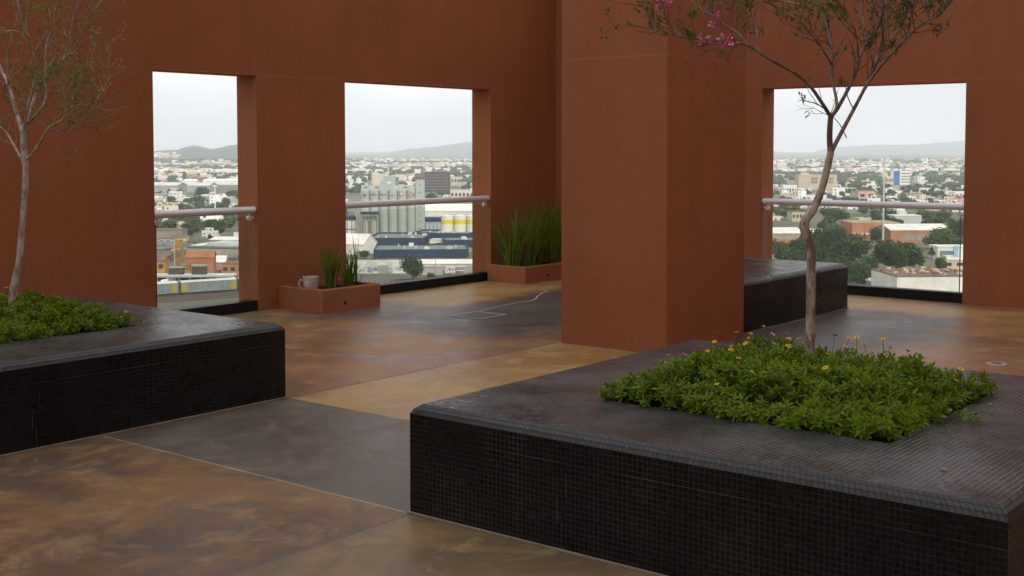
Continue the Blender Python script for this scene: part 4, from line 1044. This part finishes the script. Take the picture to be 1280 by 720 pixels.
for k, (xa, xb, yb, yt, lab, wm, rm) in enumerate(((196, 206, 318, 312, 'tiny dark roofed shed left of the steel tower', c_brown, c_roofg), (206, 217, 316, 310.5, 'small rust roofed shed left of the steel tower', c_cream, c_rust), (228, 240, 312, 307, 'small grey roofed shed right of the steel tower', c_grey, c_brown),
        (246, 258, 331, 324, 'pale blue roofed shed among the rust orange works', c_cream, c_lgrey), (229, 236, 340, 333, 'little ochre lean to beside the rust orange works', c_ochre, c_brown), (284, 296, 327, 322, 'dark roofed shed behind the orange house', c_brown, c_roofg), (268, 280, 343, 338, 'brown lean to left of the orange house', c_brown, c_rust),
        (198, 214, 304, 299, 'pale shed at the left under the yard hall', c_lgrey, c_brown), (214, 232, 302, 297, 'brown roofed shed under the yard hall', c_cream, c_brown))):
    hall('small_shed', lab, xa, xb, yb, yt, 9, wm, rm, random.choice((0, 1.0, 1.4)), random.uniform(-9, 9), random.choice((0, 2)))
for k, (xa, xb, yb, yt) in enumerate(((230, 238, 322, 313), (242, 252, 315, 308), (199, 206, 312, 305), (281, 290, 318, 312), (258, 266, 300, 293))):
    big_tree(('dark bush right of the steel tower', 'dark bush behind the rust orange works', 'dark bush at the left jamb above the brown roof', 'dark bush beside the orange house', 'dark bush at the left end of the long white shed')[k], xa, xb, yb, yt, 0, k)
# long saw tooth warehouse
t, Wd, s = site('sawtooth_warehouse', 'long cream warehouse with a grey sawtooth skylight roof', 'warehouse', 234, 306, 322, -14); hh = 13*s
mb = MB(); mb.box(0, 0, -.5, Wd, 22, hh); mb.build('walls', M('dirty_cream_wall', (.36, .32, .23), .95, .25, .2), t)
mb = MB(); n_ = 10
mb.box(-.4, -.5, hh+.003, Wd+.4, 22.4, hh+.6)
mb.build('roof', c_roofg, t)
for k in range(n_):
    b = MB(); x_ = Wd*.32+k*Wd*.065; b.prism([(x_, 3), (x_+1.5, 3), (x_+1.5, 20), (x_, 20)], hh+.6, hh+2.0); b.build('skylight', c_lgrey, t)
b = MB(); b.box(Wd*.03, 2, hh+.604, Wd*.24, 20, hh+.9); b.build('white_roof_sheet', c_white, t)
hall('long_white_shed', 'long white roofed shed behind the sawtooth warehouse', 262, 320, 305, 300, 20, c_grey, c_white, 1.0, -6)
hall('dark_roofed_shed', 'low shed with a dark grey roof left of the sawtooth warehouse', 178, 222, 312, 307, 26, c_grey, c_roofg, 1.2, -10)
hall('perimeter_hall', 'long grey walled yard hall in the narrow opening under the railing', 180, 227, 299, 288, 14, M('olive_grey_wall', (.26, .25, .19), .95, .2, .2), c_brown, 0, 0)
hall('long_cream_shed', 'long cream roofed shed just below the narrow railing', 180, 226, 287, 281, 16, c_cream, M('faded_cream_roof', (.50, .44, .34), .9, .2, .1), 1.5, 0)
hall('grey_factory', 'broad grey factory hall above the narrow railing at the left', 180, 222, 244, 232, 40, c_grey, c_lgrey, 3, 0)
hall('grey_factory', 'second grey factory hall behind the trees above the narrow railing', 222, 262, 240, 232, 40, c_grey, c_lgrey, 3, 0)
hall('long_white_hall', 'very long white hall in the haze above the narrow railing', 228, 300, 231, 226, 40, c_white, c_white, 2, 0)
for (xa, xb, yb, yt, lab, mt) in ((247, 253, 231, 223.5, 'tiny red roofed block in front of the long white hall', c_red), (210, 217, 223, 218, 'tiny pinkish red block far off in the narrow opening', c_pink)):
    hall('red_block', lab, xa, xb, yb, yt, 8, mt, mt, 0)
for a in (('dark conifer right of the tall white mast', 276, 288, 260, 246, 0, 1), ('dark round tree in front of the grey factory halls', 206, 229, 248, 235, 0, 2), ('dark trees clump between factory halls and white mast', 240, 262, 249, 232, 0, 3), ('small round tree by the narrow railing', 218, 234, 264, 255, 1, 0), ('dark spreading tree right of the tall white mast and higher up', 279, 297, 248, 237, 0, 0)):
    big_tree(a[0], *a[1:])
t, Wd, s = site('lamp_mast', 'tall white lamp mast rising above the narrow railing', 'mast', 269, 270, 268); mb = MB(); mb.tube([(0, 0, 0), (0, 0, 35*s)], [.5, .28], 10); mb.build('pole', c_white, t); mb = MB(); mb.box(-1.8, -.3, 35*s, 1.8, .3, 35*s+.8); mb.build('lamp_bar', c_white, t)
t, Wd, s = site('lamp_mast', 'thinner grey lamp mast at the left above the narrow railing', 'mast', 204, 204.8, 262); mb = MB(); mb.tube([(0, 0, 0), (0, 0, 21*s)], [.3, .2], 8); mb.build('pole', c_grey, t); mb = MB(); mb.box(-1.2, -.2, 21*s, 1.2, .2, 21*s+.5); mb.build('lamp_bar', c_grey, t)

# ================================================================ MIDDLE OPENING: silos and the blue plant
t, Wd, s = site('grain_silo', 'row of tall sage green concrete grain silos with round signs', 'silo', 450, 520, 299); nS = 6; r = Wd/nS/2; top = 61*s
for k in range(nS):
    b = MB(); b.cyl(r+2*r*k, r, -.5, top, r*.985, n=28); b.build('silo_cylinder', c_silo, t, smooth=True)
b = MB(); b.box(.6, .8*r, top+.003, Wd, 3.4*r, top+6.2*s); b.build('gallery', c_silo, t)
for k, x_ in enumerate((.07, .17, .27, .62, .78, .90)):
    b = MB(); b.box(Wd*x_, .8*r-.06, top+2.6*s, Wd*(x_+.065), .8*r-.004, top+4.4*s); b.build('gallery_window', c_lgrey if k % 2 else c_roofg, t)
b = MB(); b.box(28.5*s, r, top+6.2*s+.003, 43.5*s, 3.2*r, top+17.5*s); b.box(25*s, 1.05*r, top+6.2*s+.003, 28.5*s-.002, 3.1*r, top+12*s); b.build('head_house', c_silo, t)
b = MB(); b.box(33.5*s, r-.06, top+8.6*s, 38.5*s, r-.004, top+10.6*s); b.build('window', c_white, t)
b = MB(); b.box(69.6*s, .2*r, -.5, 80.5*s, 2.2*r, top+13*s); b.build('stair_tower', c_silo, t)
for k in range(7):
    b = MB(); b.box(73.5*s, .2*r-.05, top-48*s+k*9*s, 76*s, .2*r-.004, top-47.2*s+k*9*s); b.build('slit_window', c_dark, t)
for k in range(nS):
    cx = r+2*r*k; zc = top-5.4*s
    b = MB()
    for i in range(8):
        a0, a1 = -math.pi/2-.72+1.44*i/8, -math.pi/2-.72+1.44*(i+1)/8; R_ = r*.985+.05
        P_ = lambda a, z: (cx+R_*math.cos(a), r+R_*math.sin(a), z)
        b.face([P_(a0, zc-4.4*s), P_(a1, zc-4.4*s), P_(a1, zc+4.4*s), P_(a0, zc+4.4*s)])
    pn = b.build('sign_panel', M('faded_sign_board', (.36, .39, .36), .9, .12, .2), t)
    e = MB(); yf = -.16+r-r*.985
    def disc(x_, z_, rr, mi, lay, n_=20, half=None):
        y_ = yf-lay*.03; e.face([(x_+rr*math.cos(6.2832*i/n_), y_, z_+rr*math.sin(6.2832*i/n_)) for i in range(n_)], mi)
    if k == 0: disc(cx, zc, 3.0*s, 1, 0); disc(cx, zc, 2.5*s, 0, 1); disc(cx-.6*s, zc+.2*s, 1.2*s, 1, 2); disc(cx+.8*s, zc-.2*s, 1.1*s, 1, 3); disc(cx, zc-.8*s, 1.1*s, 1, 4)
    elif k in (1, 2):
        for i, hh_ in enumerate((1.5, 1.0, 1.3, .9, 1.4, 1.0, 1.2)): e.box(cx-4*s+i*1.15*s, yf-.05, zc-.5*s, cx-4*s+i*1.15*s+.85*s, yf, zc-.5*s+hh_*s, 1)
        if k == 1: disc(cx, zc+2.6*s, 1.5*s, 3, 0)
    elif k == 3:
        e.box(cx-3.6*s, yf-.05, zc-.9*s, cx+3.6*s, yf, zc-.4*s, 3); 
        for i in range(5): e.box(cx-3*s+i*1.2*s, yf-.05, zc-.35*s, cx-3*s+i*1.2*s+.7*s, yf, zc+(.7 if i % 2 else .35)*s, 3)
    elif k == 4: disc(cx, zc+.9*s, 3.0*s, 2, 0); disc(cx, zc+.9*s, 2.2*s, 0, 1); disc(cx, zc-.6*s, 1.1*s, 3, 2)
    else:
        disc(cx, zc, 3.0*s, 2, 0); disc(cx, zc, 2.25*s, 0, 1); disc(cx, zc, 1.5*s, 2, 2); disc(cx, zc, .8*s, 0, 3); e.box(cx, yf-.2, zc, cx+1.5*s, yf-.17, zc+.5*s, 2); e.box(cx+3.3*s, yf-.05, zc-2*s, cx+3.9*s, yf, zc+2*s, 1)
    e.build('emblem', [c_lgrey, c_inkdk, c_red, c_gold], t)
# pair of small silos with blue cap, white tower
t, Wd, s = site('small_silo_pair', 'two short beige silos under a blue framed cap beside the tall silos', 'silo', 450, 473, 300)
for x_, r_ in ((6.8*s, 4.2*s), (17*s, 4.9*s)):
    b = MB(); b.cyl(x_, 5*s, -.5, 24*s, r_, n=22); b.build('silo_cylinder', M('beige_silo', (.40, .38, .33), .9, .15, .2), t, smooth=True)
b = MB(); b.box(1*s, -1*s, 32*s, 23.5*s, 9*s, 35*s); b.build('blue_cap', c_blue, t)
for x_ in (2, 6.5, 11.5, 16.5, 21.5):
    b = MB(); b.tube([(x_*s, .2*s, 0), (x_*s, .2*s, 32*s)], .25, 6); b.build('post', c_grey, t)
b = MB(); b.box(2*s, .6*s, 24*s+.01, 22*s, 8*s, 25.5*s); b.build('platform', c_grey, t)
hall('white_tower', 'slim white tower block left of the small beige silos', 444, 452, 297, 266, 6, c_white, c_white)
t, Wd, s, H_ = hall('panelled_hall', 'white panelled hall with a dark blue band at the left of the middle opening', 405, 445, 297, 276, 20, c_white, c_lgrey)
b = MB(); b.box(-.1, -.3, H_+.36, Wd+.1, 20, H_+5.5*s); b.build('blue_band', c_blue, t)
for k in range(7):
    b = MB(); b.box(Wd*k/7, -.1, 0, Wd*k/7+.5, -.004, H_); b.build('panel_joint', c_roofg, t)
b = MB(); b.box(0, -.13, H_*.45, Wd, -.104, H_*.53); b.build('panel_band', c_roofg, t)
# white silos with a yellow band
for k, (xa, xb) in enumerate(((551, 566.5), (567, 582.5), (583, 598.5))):
    t, Wd, s = site('banded_silo', ('white silo with a yellow band, nearest to the stair tower of the grain silos', 'white silo with a yellow band, between two others like it', 'white silo with a yellow band, half hidden by the right jamb')[k], 'silo', xa, xb, 301, 0, 'white silos with yellow bands')
    r = Wd/2; b = MB(); b.cyl(r, r, -.5, 31*s, r, n=28, dome=1.6*s); b.build('silo_cylinder', c_siloW, t, smooth=True)
    b = MB(); b.cyl(r, r, 21*s, 26*s, r+.05, n=28, cap=False); b.build('yellow_band', c_siloY, t, smooth=True)
hall('great_white_roof', 'huge hall with a pale stepped white roof behind the banded silos', 524, 640, 271, 264, 60, c_white, M('bright_white_roof', (.78, .77, .73), .7, .1, .03), 4, 0)
t, Wd, s, H_ = hall('blue_topped_hall', 'hall with pale blue panels and a dark blue top left of the banded silos', 527, 556, 296, 278, 14, M('pale_blue_wall', (.46, .52, .58), .8, .15, .2), c_lgrey)
b = MB(); b.box(-.1, -.3, H_+.36, Wd+.1, 14, H_+5.6*s); b.build('blue_band', c_blue, t)
for k in range(6):
    b = MB(); b.box(Wd*k/6, -.1, 0, Wd*k/6+.35, -.004, H_); b.build('panel_joint', c_roofg, t)
def bluehall(label, xa, xb, py, y0, y1, depth, turn=0, bits=0):
    """flat hall with a wide blue fascia from row y0 to y1, set back wall below, rooftop units"""
    t, Wd, s = site('blue_fascia_hall', label, 'factory hall', xa, xb, py, turn); za, zb = (py-y1)*s, (py-y0)*s
    b = MB(); b.box(1, 1, -.5, Wd-1, depth-1, za); b.build('walls', c_grey, t)
    b = MB(); p_ = .5
    b.box(0, 0, za+.003, Wd, p_, zb); b.box(0, depth-p_, za+.003, Wd, depth, zb); b.box(0, p_, za+.003, p_, depth-p_, zb); b.box(Wd-p_, p_, za+.003, Wd, depth-p_, zb); b.build('blue_fascia', c_blue, t)
    b = MB(); b.box(p_, p_, za+.003, Wd-p_, depth-p_, zb-.8); b.build('flat_roof', M('grey_gravel_roof', (.20, .215, .19), .95, .3, .15), t)
    random.seed(int(xa))
    for k in range(bits):
        x_, y_ = Wd*random.uniform(.12, .88), depth*random.uniform(.15, .85); w_ = random.choice((.5, .6, .8, 1.0, 2.2))
        b = MB(); b.box(x_, y_, zb-.795, x_+w_, y_+w_, zb+random.uniform(.1, .8)); b.build('rooftop_unit', random.choice((c_white, c_lgrey)), t)
    return t
bluehall('blue fascia hall in front of the tall silos', 456, 529, 311, 297, 305, 42, -4, 8)
bluehall('long blue fascia hall nearest to the street tree', 467, 586, 330, 312, 322, 34, 4, 12)
bluehall('blue fascia hall in front of the stair tower of the silos', 514, 587, 304, 291, 297, 30, -8, 6)
bluehall('blue fascia hall in front of the banded silos', 556, 612, 316, 300, 308, 26, 6, 5)
t, Wd, s, H_ = hall('white_office', 'white office block with one dark window strip between the blue fascia halls', 537, 556, 311, 300, 8, c_white, c_lgrey, 0, -10)
b = MB(); b.box(Wd*.48, -.1, H_*.45, Wd*.8, -.004, H_*.7); b.build('window', c_dark, t)
b = MB(); b.box(Wd*.08, -.1, 0, Wd*.2, -.004, H_*.6); b.build('door', c_roofg, t)
hall('white_gabled_shed', 'bright white gabled shed at the left jamb of the middle opening', 425, 457, 318, 305, 16, c_white, c_white, 4.5, -18)
hall('grey_roofed_shed', 'shed with a flat olive grey roof in front of the white gabled shed', 461, 494, 329, 325, 22, c_grey, M('olive_grey_roof', (.22, .21, .17), .95, .25, .2), 1.2, -6)
t, Wd, s = site('painted_wall', 'long white street wall with faded graffiti behind the street tree', 'wall', 410, 508, 342, 1); H_ = 17*s
b = MB(); b.box(0, 0, -.5, Wd, .4, H_); b.build('wall_panel', c_stain, t)
b = MB(); random.seed(31)
for k in range(26):
    x_ = Wd*random.uniform(.42, .95); z_ = H_*random.uniform(.08, .5); pts_ = [(x_+random.uniform(-1.4, 1.4), -.05, z_+random.uniform(-.9, .9)) for _ in range(4)]; b.tube(pts_, .11, 4)
b.build('graffiti', M('graffiti_ink', (.22, .22, .27), .9, .3, .5), t)
b = MB(); b.box(Wd*.64, -.12, 0, Wd*.765, -.01, H_*.62); b.build('gate', M('grey_gate', (.32, .32, .30), .8, .2, .3), t)
hall('long_white_depot', 'long low depot with a white roof right of the street tree', 516, 640, 337, 330, 14, c_stain, c_white, 1.2, 1.5)
t, Wd, s = site('street_wall', 'grey street wall under the billboards', 'wall', 516, 640, 344, 1.5); H_ = 10*s
b = MB(); b.box(0, 0, -.5, Wd, .4, H_); b.build('wall_panel', M('mottled_grey_wall', (.36, .35, .33), .95, .25, .3), t)
b = MB(); b.box(-.05, -.08, H_+.003, Wd+.05, .5, H_+.3); b.build('coping', c_grey, t)
for (xa, xb, ya, yb, lab, kind) in ((556.5, 569, 333, 341.5, 'white billboard with dark and gold letters on the street wall', 0), (571, 581.5, 333, 338.5, 'white billboard with a dark red banner on the street wall', 1)):
    a_, b_ = G(xa, 344.2), G(xb, 344.2); t, Wd, s = site('billboard', lab, 'billboard', xa, xb, 344.6); z0 = (344.6-yb)*s; z1 = (344.6-ya)*s
    q = MB(); q.box(0, 0, z0, Wd, .12, z1); q.build('board', c_white, t)
    e = MB(); H2 = z1-z0
    if kind == 0:
        for (pp) in (((.28, .85), (.38, .85), (.48, .3), (.40, .3)), ((.52, .85), (.60, .85), (.48, .3), (.42, .3))): e.face([(Wd*u, -.03, z0+H2*v_) for u, v_ in pp], 0)
        for u0, u1, v0, v1, mi in ((.62, .68, .35, .7, 1), (.62, .68, .76, .86, 1), (.71, .78, .2, .7, 1), (.78, .86, .45, .7, 1), (.89, .96, .35, .5, 1), (.89, .99, .55, .7, 0), (.04, .13, .7, .92, 0), (.14, .24, .12, .66, 1), (.3, .95, .06, .13, 1)): e.face([(Wd*u0, -.035, z0+H2*v0), (Wd*u1, -.035, z0+H2*v0), (Wd*u1, -.035, z0+H2*v1), (Wd*u0, -.035, z0+H2*v1)], mi)
    else:
        for u0, u1, v0, v1, mi in ((.02, .98, .55, .8, 0), (.22, .98, .25, .45, 0), (.02, .2, .2, .5, 0)): e.face([(Wd*u0, -.03, z0+H2*v0), (Wd*u1, -.03, z0+H2*v0), (Wd*u1, -.03, z0+H2*v1), (Wd*u0, -.03, z0+H2*v1)], mi)
    e.build('lettering', [c_inkdk if kind == 0 else M('dark_red_print', (.16, .03, .045), .7), c_gold], t)
t, Wd, s = site('lamp_mast', 'dark thin lamp post right of the street tree', 'mast', 544.5, 545, 348); mb = MB(); mb.tube([(0, 0, 0), (0, 0, 25*s)], [.16, .1], 8); mb.build('pole', c_grey, t); mb = MB(); mb.box(-.2, -.15, 25*s, 1.2, .15, 25*s+.2); mb.build('lamp_head', c_grey, t)
b = MB(); q = [onz(x, y, GZ+.03) for x, y in ((400, 372), (660, 372), (660, 346), (400, 344.5))]; b.face(q); b.build('road', c_asph)['kind'] = 'structure'
t, Wd, s = site('brick_wall', 'low dull red brick wall at the foot of the middle opening', 'wall', 440, 490, 356); b = MB(); b.box(0, 0, -.3, Wd, .3, 6*s); b.build('wall_panel', c_brick, t); b = MB()
for k in range(9): b.box(Wd*k/8-.2, -.1, 0, Wd*k/8+.2, -.003, 6.3*s)
b.build('piers', M('grey_pier', (.25, .22, .2), .95), t)
# unfinished apartment block
t, Wd, s = site('apartment_block', 'dark grey brown apartment block with stacked open floors', 'apartment block', 530.5, 563, 240, 6); H_ = 25.5*s
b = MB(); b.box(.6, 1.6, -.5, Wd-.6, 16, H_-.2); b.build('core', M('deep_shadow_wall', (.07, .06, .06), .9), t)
for k in range(7):
    b = MB(); z_ = H_*(k+1)/7; b.box(0, 0, z_-.85, Wd, 17, z_); b.build('floor_slab', c_apt, t)
for k in range(10):
    b = MB(); x_ = Wd*k/9; b.box(x_-.25, .1, 0, x_+.25, 1.55, H_-.9); b.build('column', c_apt, t)
hall('brick_house', 'dull reddish brick block left of the dark apartment block', 519, 531, 232, 217, 14, c_brick, c_brown, 0, 0, 3)
hall('cream_block', 'cream office block with a grey top right of the dark apartment block', 564, 578, 232, 221, 14, c_cream, c_grey, 0, 0, 4)
hall('pale_pink_block', 'pale low block with a stepped roof in front of the dark apartment block', 563, 592, 250, 238, 16, M('pale_sand_wall', (.62, .52, .42), .9, .15, .2), c_cream, 0, 0, 6)
hall('white_block', 'plain white block behind the head house of the silos', 466, 482, 240, 218, 16, c_cream, c_white, 0, 12, 0)
t, Wd, s = site('chimney', 'beige chimney with a cross shaped top left of the head house', 'chimney', 464.2, 466.6, 250); b = MB(); b.cyl(Wd/2, 0, 0, 37.5*s, Wd*.5, Wd*.42, 12); b.build('shaft', M('beige_concrete', (.45, .41, .36), .9, .15, .2), t, smooth=True); b = MB(); b.box(-2.2*s, -.6, 36*s, 4.6*s, .6, 36.9*s); b.build('cross_arm', c_roofg, t)
t, Wd, s = site('chimney', 'pale plain chimney rising behind the head house', 'chimney', 484, 486.2, 240); b = MB(); b.cyl(Wd/2, 0, 0, 33*s, Wd*.55, Wd*.4, 12); b.build('shaft', M('pale_grey_concrete', (.50, .48, .45), .9, .15, .2), t, smooth=True); b = MB(); b.cyl(Wd/2, 0, 33*s, 34*s, Wd*.5, n=12); b.build('cap', c_grey, t)

# ================================================================ WIDE RIGHT OPENING
t, Wd, s, H_ = hall('tan_office', 'wide tan office block with two brown window fields', 998, 1046, 237, 219, 20, c_tanb, c_tanb)
for x0, x1 in ((.33, .49), (.79, .90)):
    b = MB(); b.box(Wd*x0, -.1, H_*.42, Wd*x1, -.004, H_*.84); f_ = b.build('window', M('brown_glass', (.17, .10, .07), .5, .2, .2), t)
    g_ = MB()
    for k in range(1, 4): xx = Wd*(x0+(x1-x0)*k/4); g_.box(xx-.25, -.14, H_*.42, xx+.25, -.104, H_*.84)
    g_.box(Wd*x0, -.18, H_*.61, Wd*x1, -.142, H_*.65); g_.build('mullion', c_tanb, f_)
b = MB(); b.box(Wd*.1, 6, H_+.36, Wd*.3, 12, H_+3); b.build('plant_room', c_cream, t)
t, Wd, s = site('striped_tower', 'blue and white office tower above the handrail', 'office tower', 1116.5, 1137, 231, 0); H_ = 17*s; xs_ = Wd*.40
b = MB(); b.box(xs_, 0, -.5, Wd, 14, H_); b.box(-.4, .5, -.5, .4, 14, H_+.6); b.build('white_walls', c_white, t)
b = MB(); b.box(.41, .3, -.5, xs_-.01, 13.5, H_+.3); b.build('blue_panel', c_cobalt, t)
for k in range(4):
    b = MB(); z_ = H_*(.16+.21*k); b.box(xs_+(Wd-xs_)*.12, -.1, z_, Wd-.3, -.004, z_+H_*.085); b.build('window_band', c_roofg, t)
b = MB(); b.box(xs_-.5, 4, H_+.31, xs_+4.5, 9, H_+3.8); b.build('roof_house', c_lgrey, t)
b = MB(); b.cyl(xs_+2, 6.5, H_+3.81, H_+5, 1.6, 1.2, 10); b.build('tank', c_inkdk, t)
hall('white_low_block', 'white low block left of the blue and white tower', 1108, 1117, 231, 221, 12, c_cream, c_white, 0, 0, 4)
t, Wd, s = site('domed_tower', 'white round topped tower far off at the left of the wide opening', 'tower', 971.5, 983, 216); b = MB(); b.box(0, 0, -.5, Wd, Wd, 12.5*s); b.build('tower_walls', c_white, t)
for k in range(4):
    q = MB(); q.box(Wd*(.12+.23*k), -.2, 2*s, Wd*(.2+.23*k), -.004, 11*s); q.build('window_strip', c_grey, t)
b = MB(); b.cyl(Wd/2, Wd/2, 12.5*s+.003, 14.5*s, Wd*.42, n=18); b.build('drum', c_pink, t); b = MB(); b.cyl(Wd/2, Wd/2, 14.5*s, 16*s, Wd*.40, Wd*.2, n=18, dome=.7*s); b.build('dome', c_white, t, smooth=True)
hall('white_slab', 'slim white slab building beside the round topped tower', 962, 970, 216, 201, 16, c_white, c_white, 0, 0, 3)
hall('far_white_roof', 'long bright white roof in the haze left of the mast', 1075, 1119, 211.5, 207.5, 90, c_white, c_white)
hall('pale_factory', 'pale factory group with flat roofs far off left of the trunk', 1000, 1024, 211.5, 206, 50, c_white, c_lgrey)
hall('pale_tower_pair', 'pale bluish block far off near the right jamb', 1180, 1200, 219, 211, 20, c_white, c_lgrey, 0, 0, 3)
hall('pink_house', 'pink house with a flat roof left of the mast above the handrail', 1073, 1094, 251, 239, 14, c_pink, c_brown, 0, 4, 2)
hall('white_apartments', 'white stepped apartments near the left jamb above the handrail', 979, 996, 245, 232, 14, c_white, c_white, 0, -6, 5)
hall('white_apartments', 'long white apartments at the right jamb above the handrail', 1193, 1225, 249, 240, 14, c_white, c_white, 0, 0, 6)
hall('beige_corner_house', 'beige and red corner house under the handrail left of the bent trunk', 990, 1008, 277, 265, 12, c_cream, c_brown, 0, 4, 4)
t, Wd, s = site('mast', 'tall slim grey mast rising through the handrail line', 'mast', 1103.6, 1106, 309); H_ = 106*s
b = MB(); b.tube([(0, 0, 0), (0, 0, H_*.35), (0, 0, H_)], [.62, .48, .26], 12); b.build('pole', M('mast_grey', (.48, .48, .45), .7, .12, .3), t, smooth=True)
b = MB(); b.box(-1.6, -.3, H_-.6, 1.6, .3, H_); b.tube([(0, 0, H_), (0, 0, H_+2)], .08, 6); b.build('mast_head', c_grey, t)
b = MB(); b.box(-1.0, -1.0, 0, 1.0, 1.0, 3.0); b.build('mast_foot', c_grey, t)
# orange warehouses
t, Wd, s, H_ = hall('orange_warehouse', 'orange brick warehouse with a tan end left behind the mast', 1065, 1124, 300, 279, 24, c_orange, M('tan_flat_roof', (.36, .29, .18), .95, .2, .1), 0, 0)
b = MB(); b.box(0, -5, -.5, Wd*.46, -.2, H_*.36); b.build('annex', c_orange, t); b = MB(); b.box(-.3, -5.4, H_*.36+.003, Wd*.48, -.2, H_*.36+.6); b.build('annex_roof', c_white, t)
for k in range(5):
    b = MB(); b.box(Wd*(.06+.19*k), -.1, H_*.05, Wd*(.07+.19*k), -.004, H_*.98); b.build('pier', c_rust, t)
t, Wd, s, H_ = hall('orange_warehouse', 'long orange brick warehouse with a white roof right of the mast', 1113, 1190, 304, 288, 26, c_orange, c_white, 2.6, 3)
for k in range(9):
    b = MB(); b.box(Wd*(.16+.09*k), -.1, H_*.22, Wd*(.235+.09*k), -.004, H_*.66); b.build('grey_panel', M('grey_panel', (.30, .26, .22), .9, .2, .2), t)
t, Wd, s, H_ = hall('white_roofed_warehouse', 'warehouse with a broad white roof at the left of the wide opening', 950, 1005, 305, 292, 30, M('tan_grey_wall', (.36, .31, .25), .95, .2, .2), c_white, 2.2, 2)
b = MB(); b.box(Wd*.3, -.1, 0, Wd*.9, -.004, H_*.45); b.build('orange_band', c_orange, t)
hall('white_roofed_shed', 'narrow shed with a white roof in front of the bent trunk', 1005, 1032, 297, 290, 14, c_grey, c_white, 1.4, -8)
hall('pale_long_hall', 'long pale hall just under the handrail right of the mast', 1118, 1152, 282, 270, 16, c_lgrey, c_white, 0, 0)
t, Wd, s, H_ = hall('blue_white_shop', 'low white building with blue window strip beside the palm', 1172, 1222, 325, 309, 12, c_white, c_white, 0, 0)
b = MB(); b.box(Wd*.05, -.1, H_*.42, Wd*.4, -.004, H_*.72); b.build('window_strip', M('blue_tinted_glass', (.14, .22, .30), .3, .2, .2), t)
b = MB(); b.box(Wd*.40, -.4, -.2, Wd*.5, -.11, H_+.8); b.build('blue_pillar', c_sky, t)
hall('beige_terrace_house', 'beige low house under the blue and white building', 1178, 1222, 337, 325, 9, c_cream, c_white, 0, 0, 3)
hall('white_hut', 'small white hut on the rubble covered ground', 1177, 1192, 347, 338, 5, c_white, c_white)
t, Wd, s, H_ = hall('white_flat_building', 'long white building with a rubble strewn flat roof at the bottom of the wide opening', 1121, 1225, 373, 346, 26, c_white, c_brown, 0, 3)
b = MB(); random.seed(12)
for k in range(60):
    x_, y_, z_ = Wd*random.random(), random.uniform(2, 24), random.uniform(.3, 1.1); b.box(x_, y_, H_+.36, x_+z_*1.5, y_+z_, H_+.36+z_*.7, random.choice((0, 1, 2)))
o = b.build('rubble', [c_orange, c_brick, c_cream], t); o['kind'] = 'stuff'
t, Wd, s, H_ = hall('concrete_wall_block', 'grey concrete yard wall with a white coping below the large round tree', 1088, 1146, 362, 352, 10, M('streaked_concrete', (.36, .33, .27), .95, .25, .4), c_white, 0, 2, parapet=0)
t, Wd, s = site('tank_cube', 'grey cubic water tank with a hatch in front of the white flat building', 'tank', 1172, 1189, 371); b = MB(); H_ = 16*s; rprism(b, 0, 0, Wd, Wd, 0, H_, .3); b.build('tank_body', M('grey_tank', (.36, .38, .40), .8, .2, .3), t); b = MB(); b.cyl(Wd*.5, Wd*.5, H_+.003, H_+1.0, .9, .7, 12); b.build('hatch', c_grey, t)
t, Wd, s = site('billboard', 'cream roadside billboard with a dark haired figure beside the dark block', 'billboard', 964, 984, 334); z0, z1 = 4*s, 17*s
b = MB(); b.box(0, 0, z0, Wd, .3, z1); b.build('board', M('cream_print', (.55, .52, .33), .8, .1, .2), t); b = MB(); b.box(Wd*1.0+.01, .0, z0, Wd*1.0+2.0, 2.4, z1-.5*s); b.build('side_frame', c_grey, t)
e = MB(); 
def blob(u, v_, ru, rv_, mi, lay): e.face([(Wd*(u+ru*math.cos(6.2832*i/14)), -.02-lay*.02, z0+(z1-z0)*(v_+rv_*math.sin(6.2832*i/14))) for i in range(14)], mi)
blob(.34, .72, .10, .2, 0, 0); blob(.39, .60, .075, .16, 1, 1); blob(.40, .2, .17, .24, 2, 2); blob(.62, .42, .12, .10, 0, 3)
e.build('printed_figure', [M('hair_print', (.06, .04, .025), .8), M('skin_print', (.45, .28, .19), .8), M('shirt_print', (.42, .40, .42), .8)], t)
for x_ in (.15, .85):
    b = MB(); b.tube([(Wd*x_, .45, 0), (Wd*x_, .45, z0)], .2, 8); b.build('post', c_grey, t)
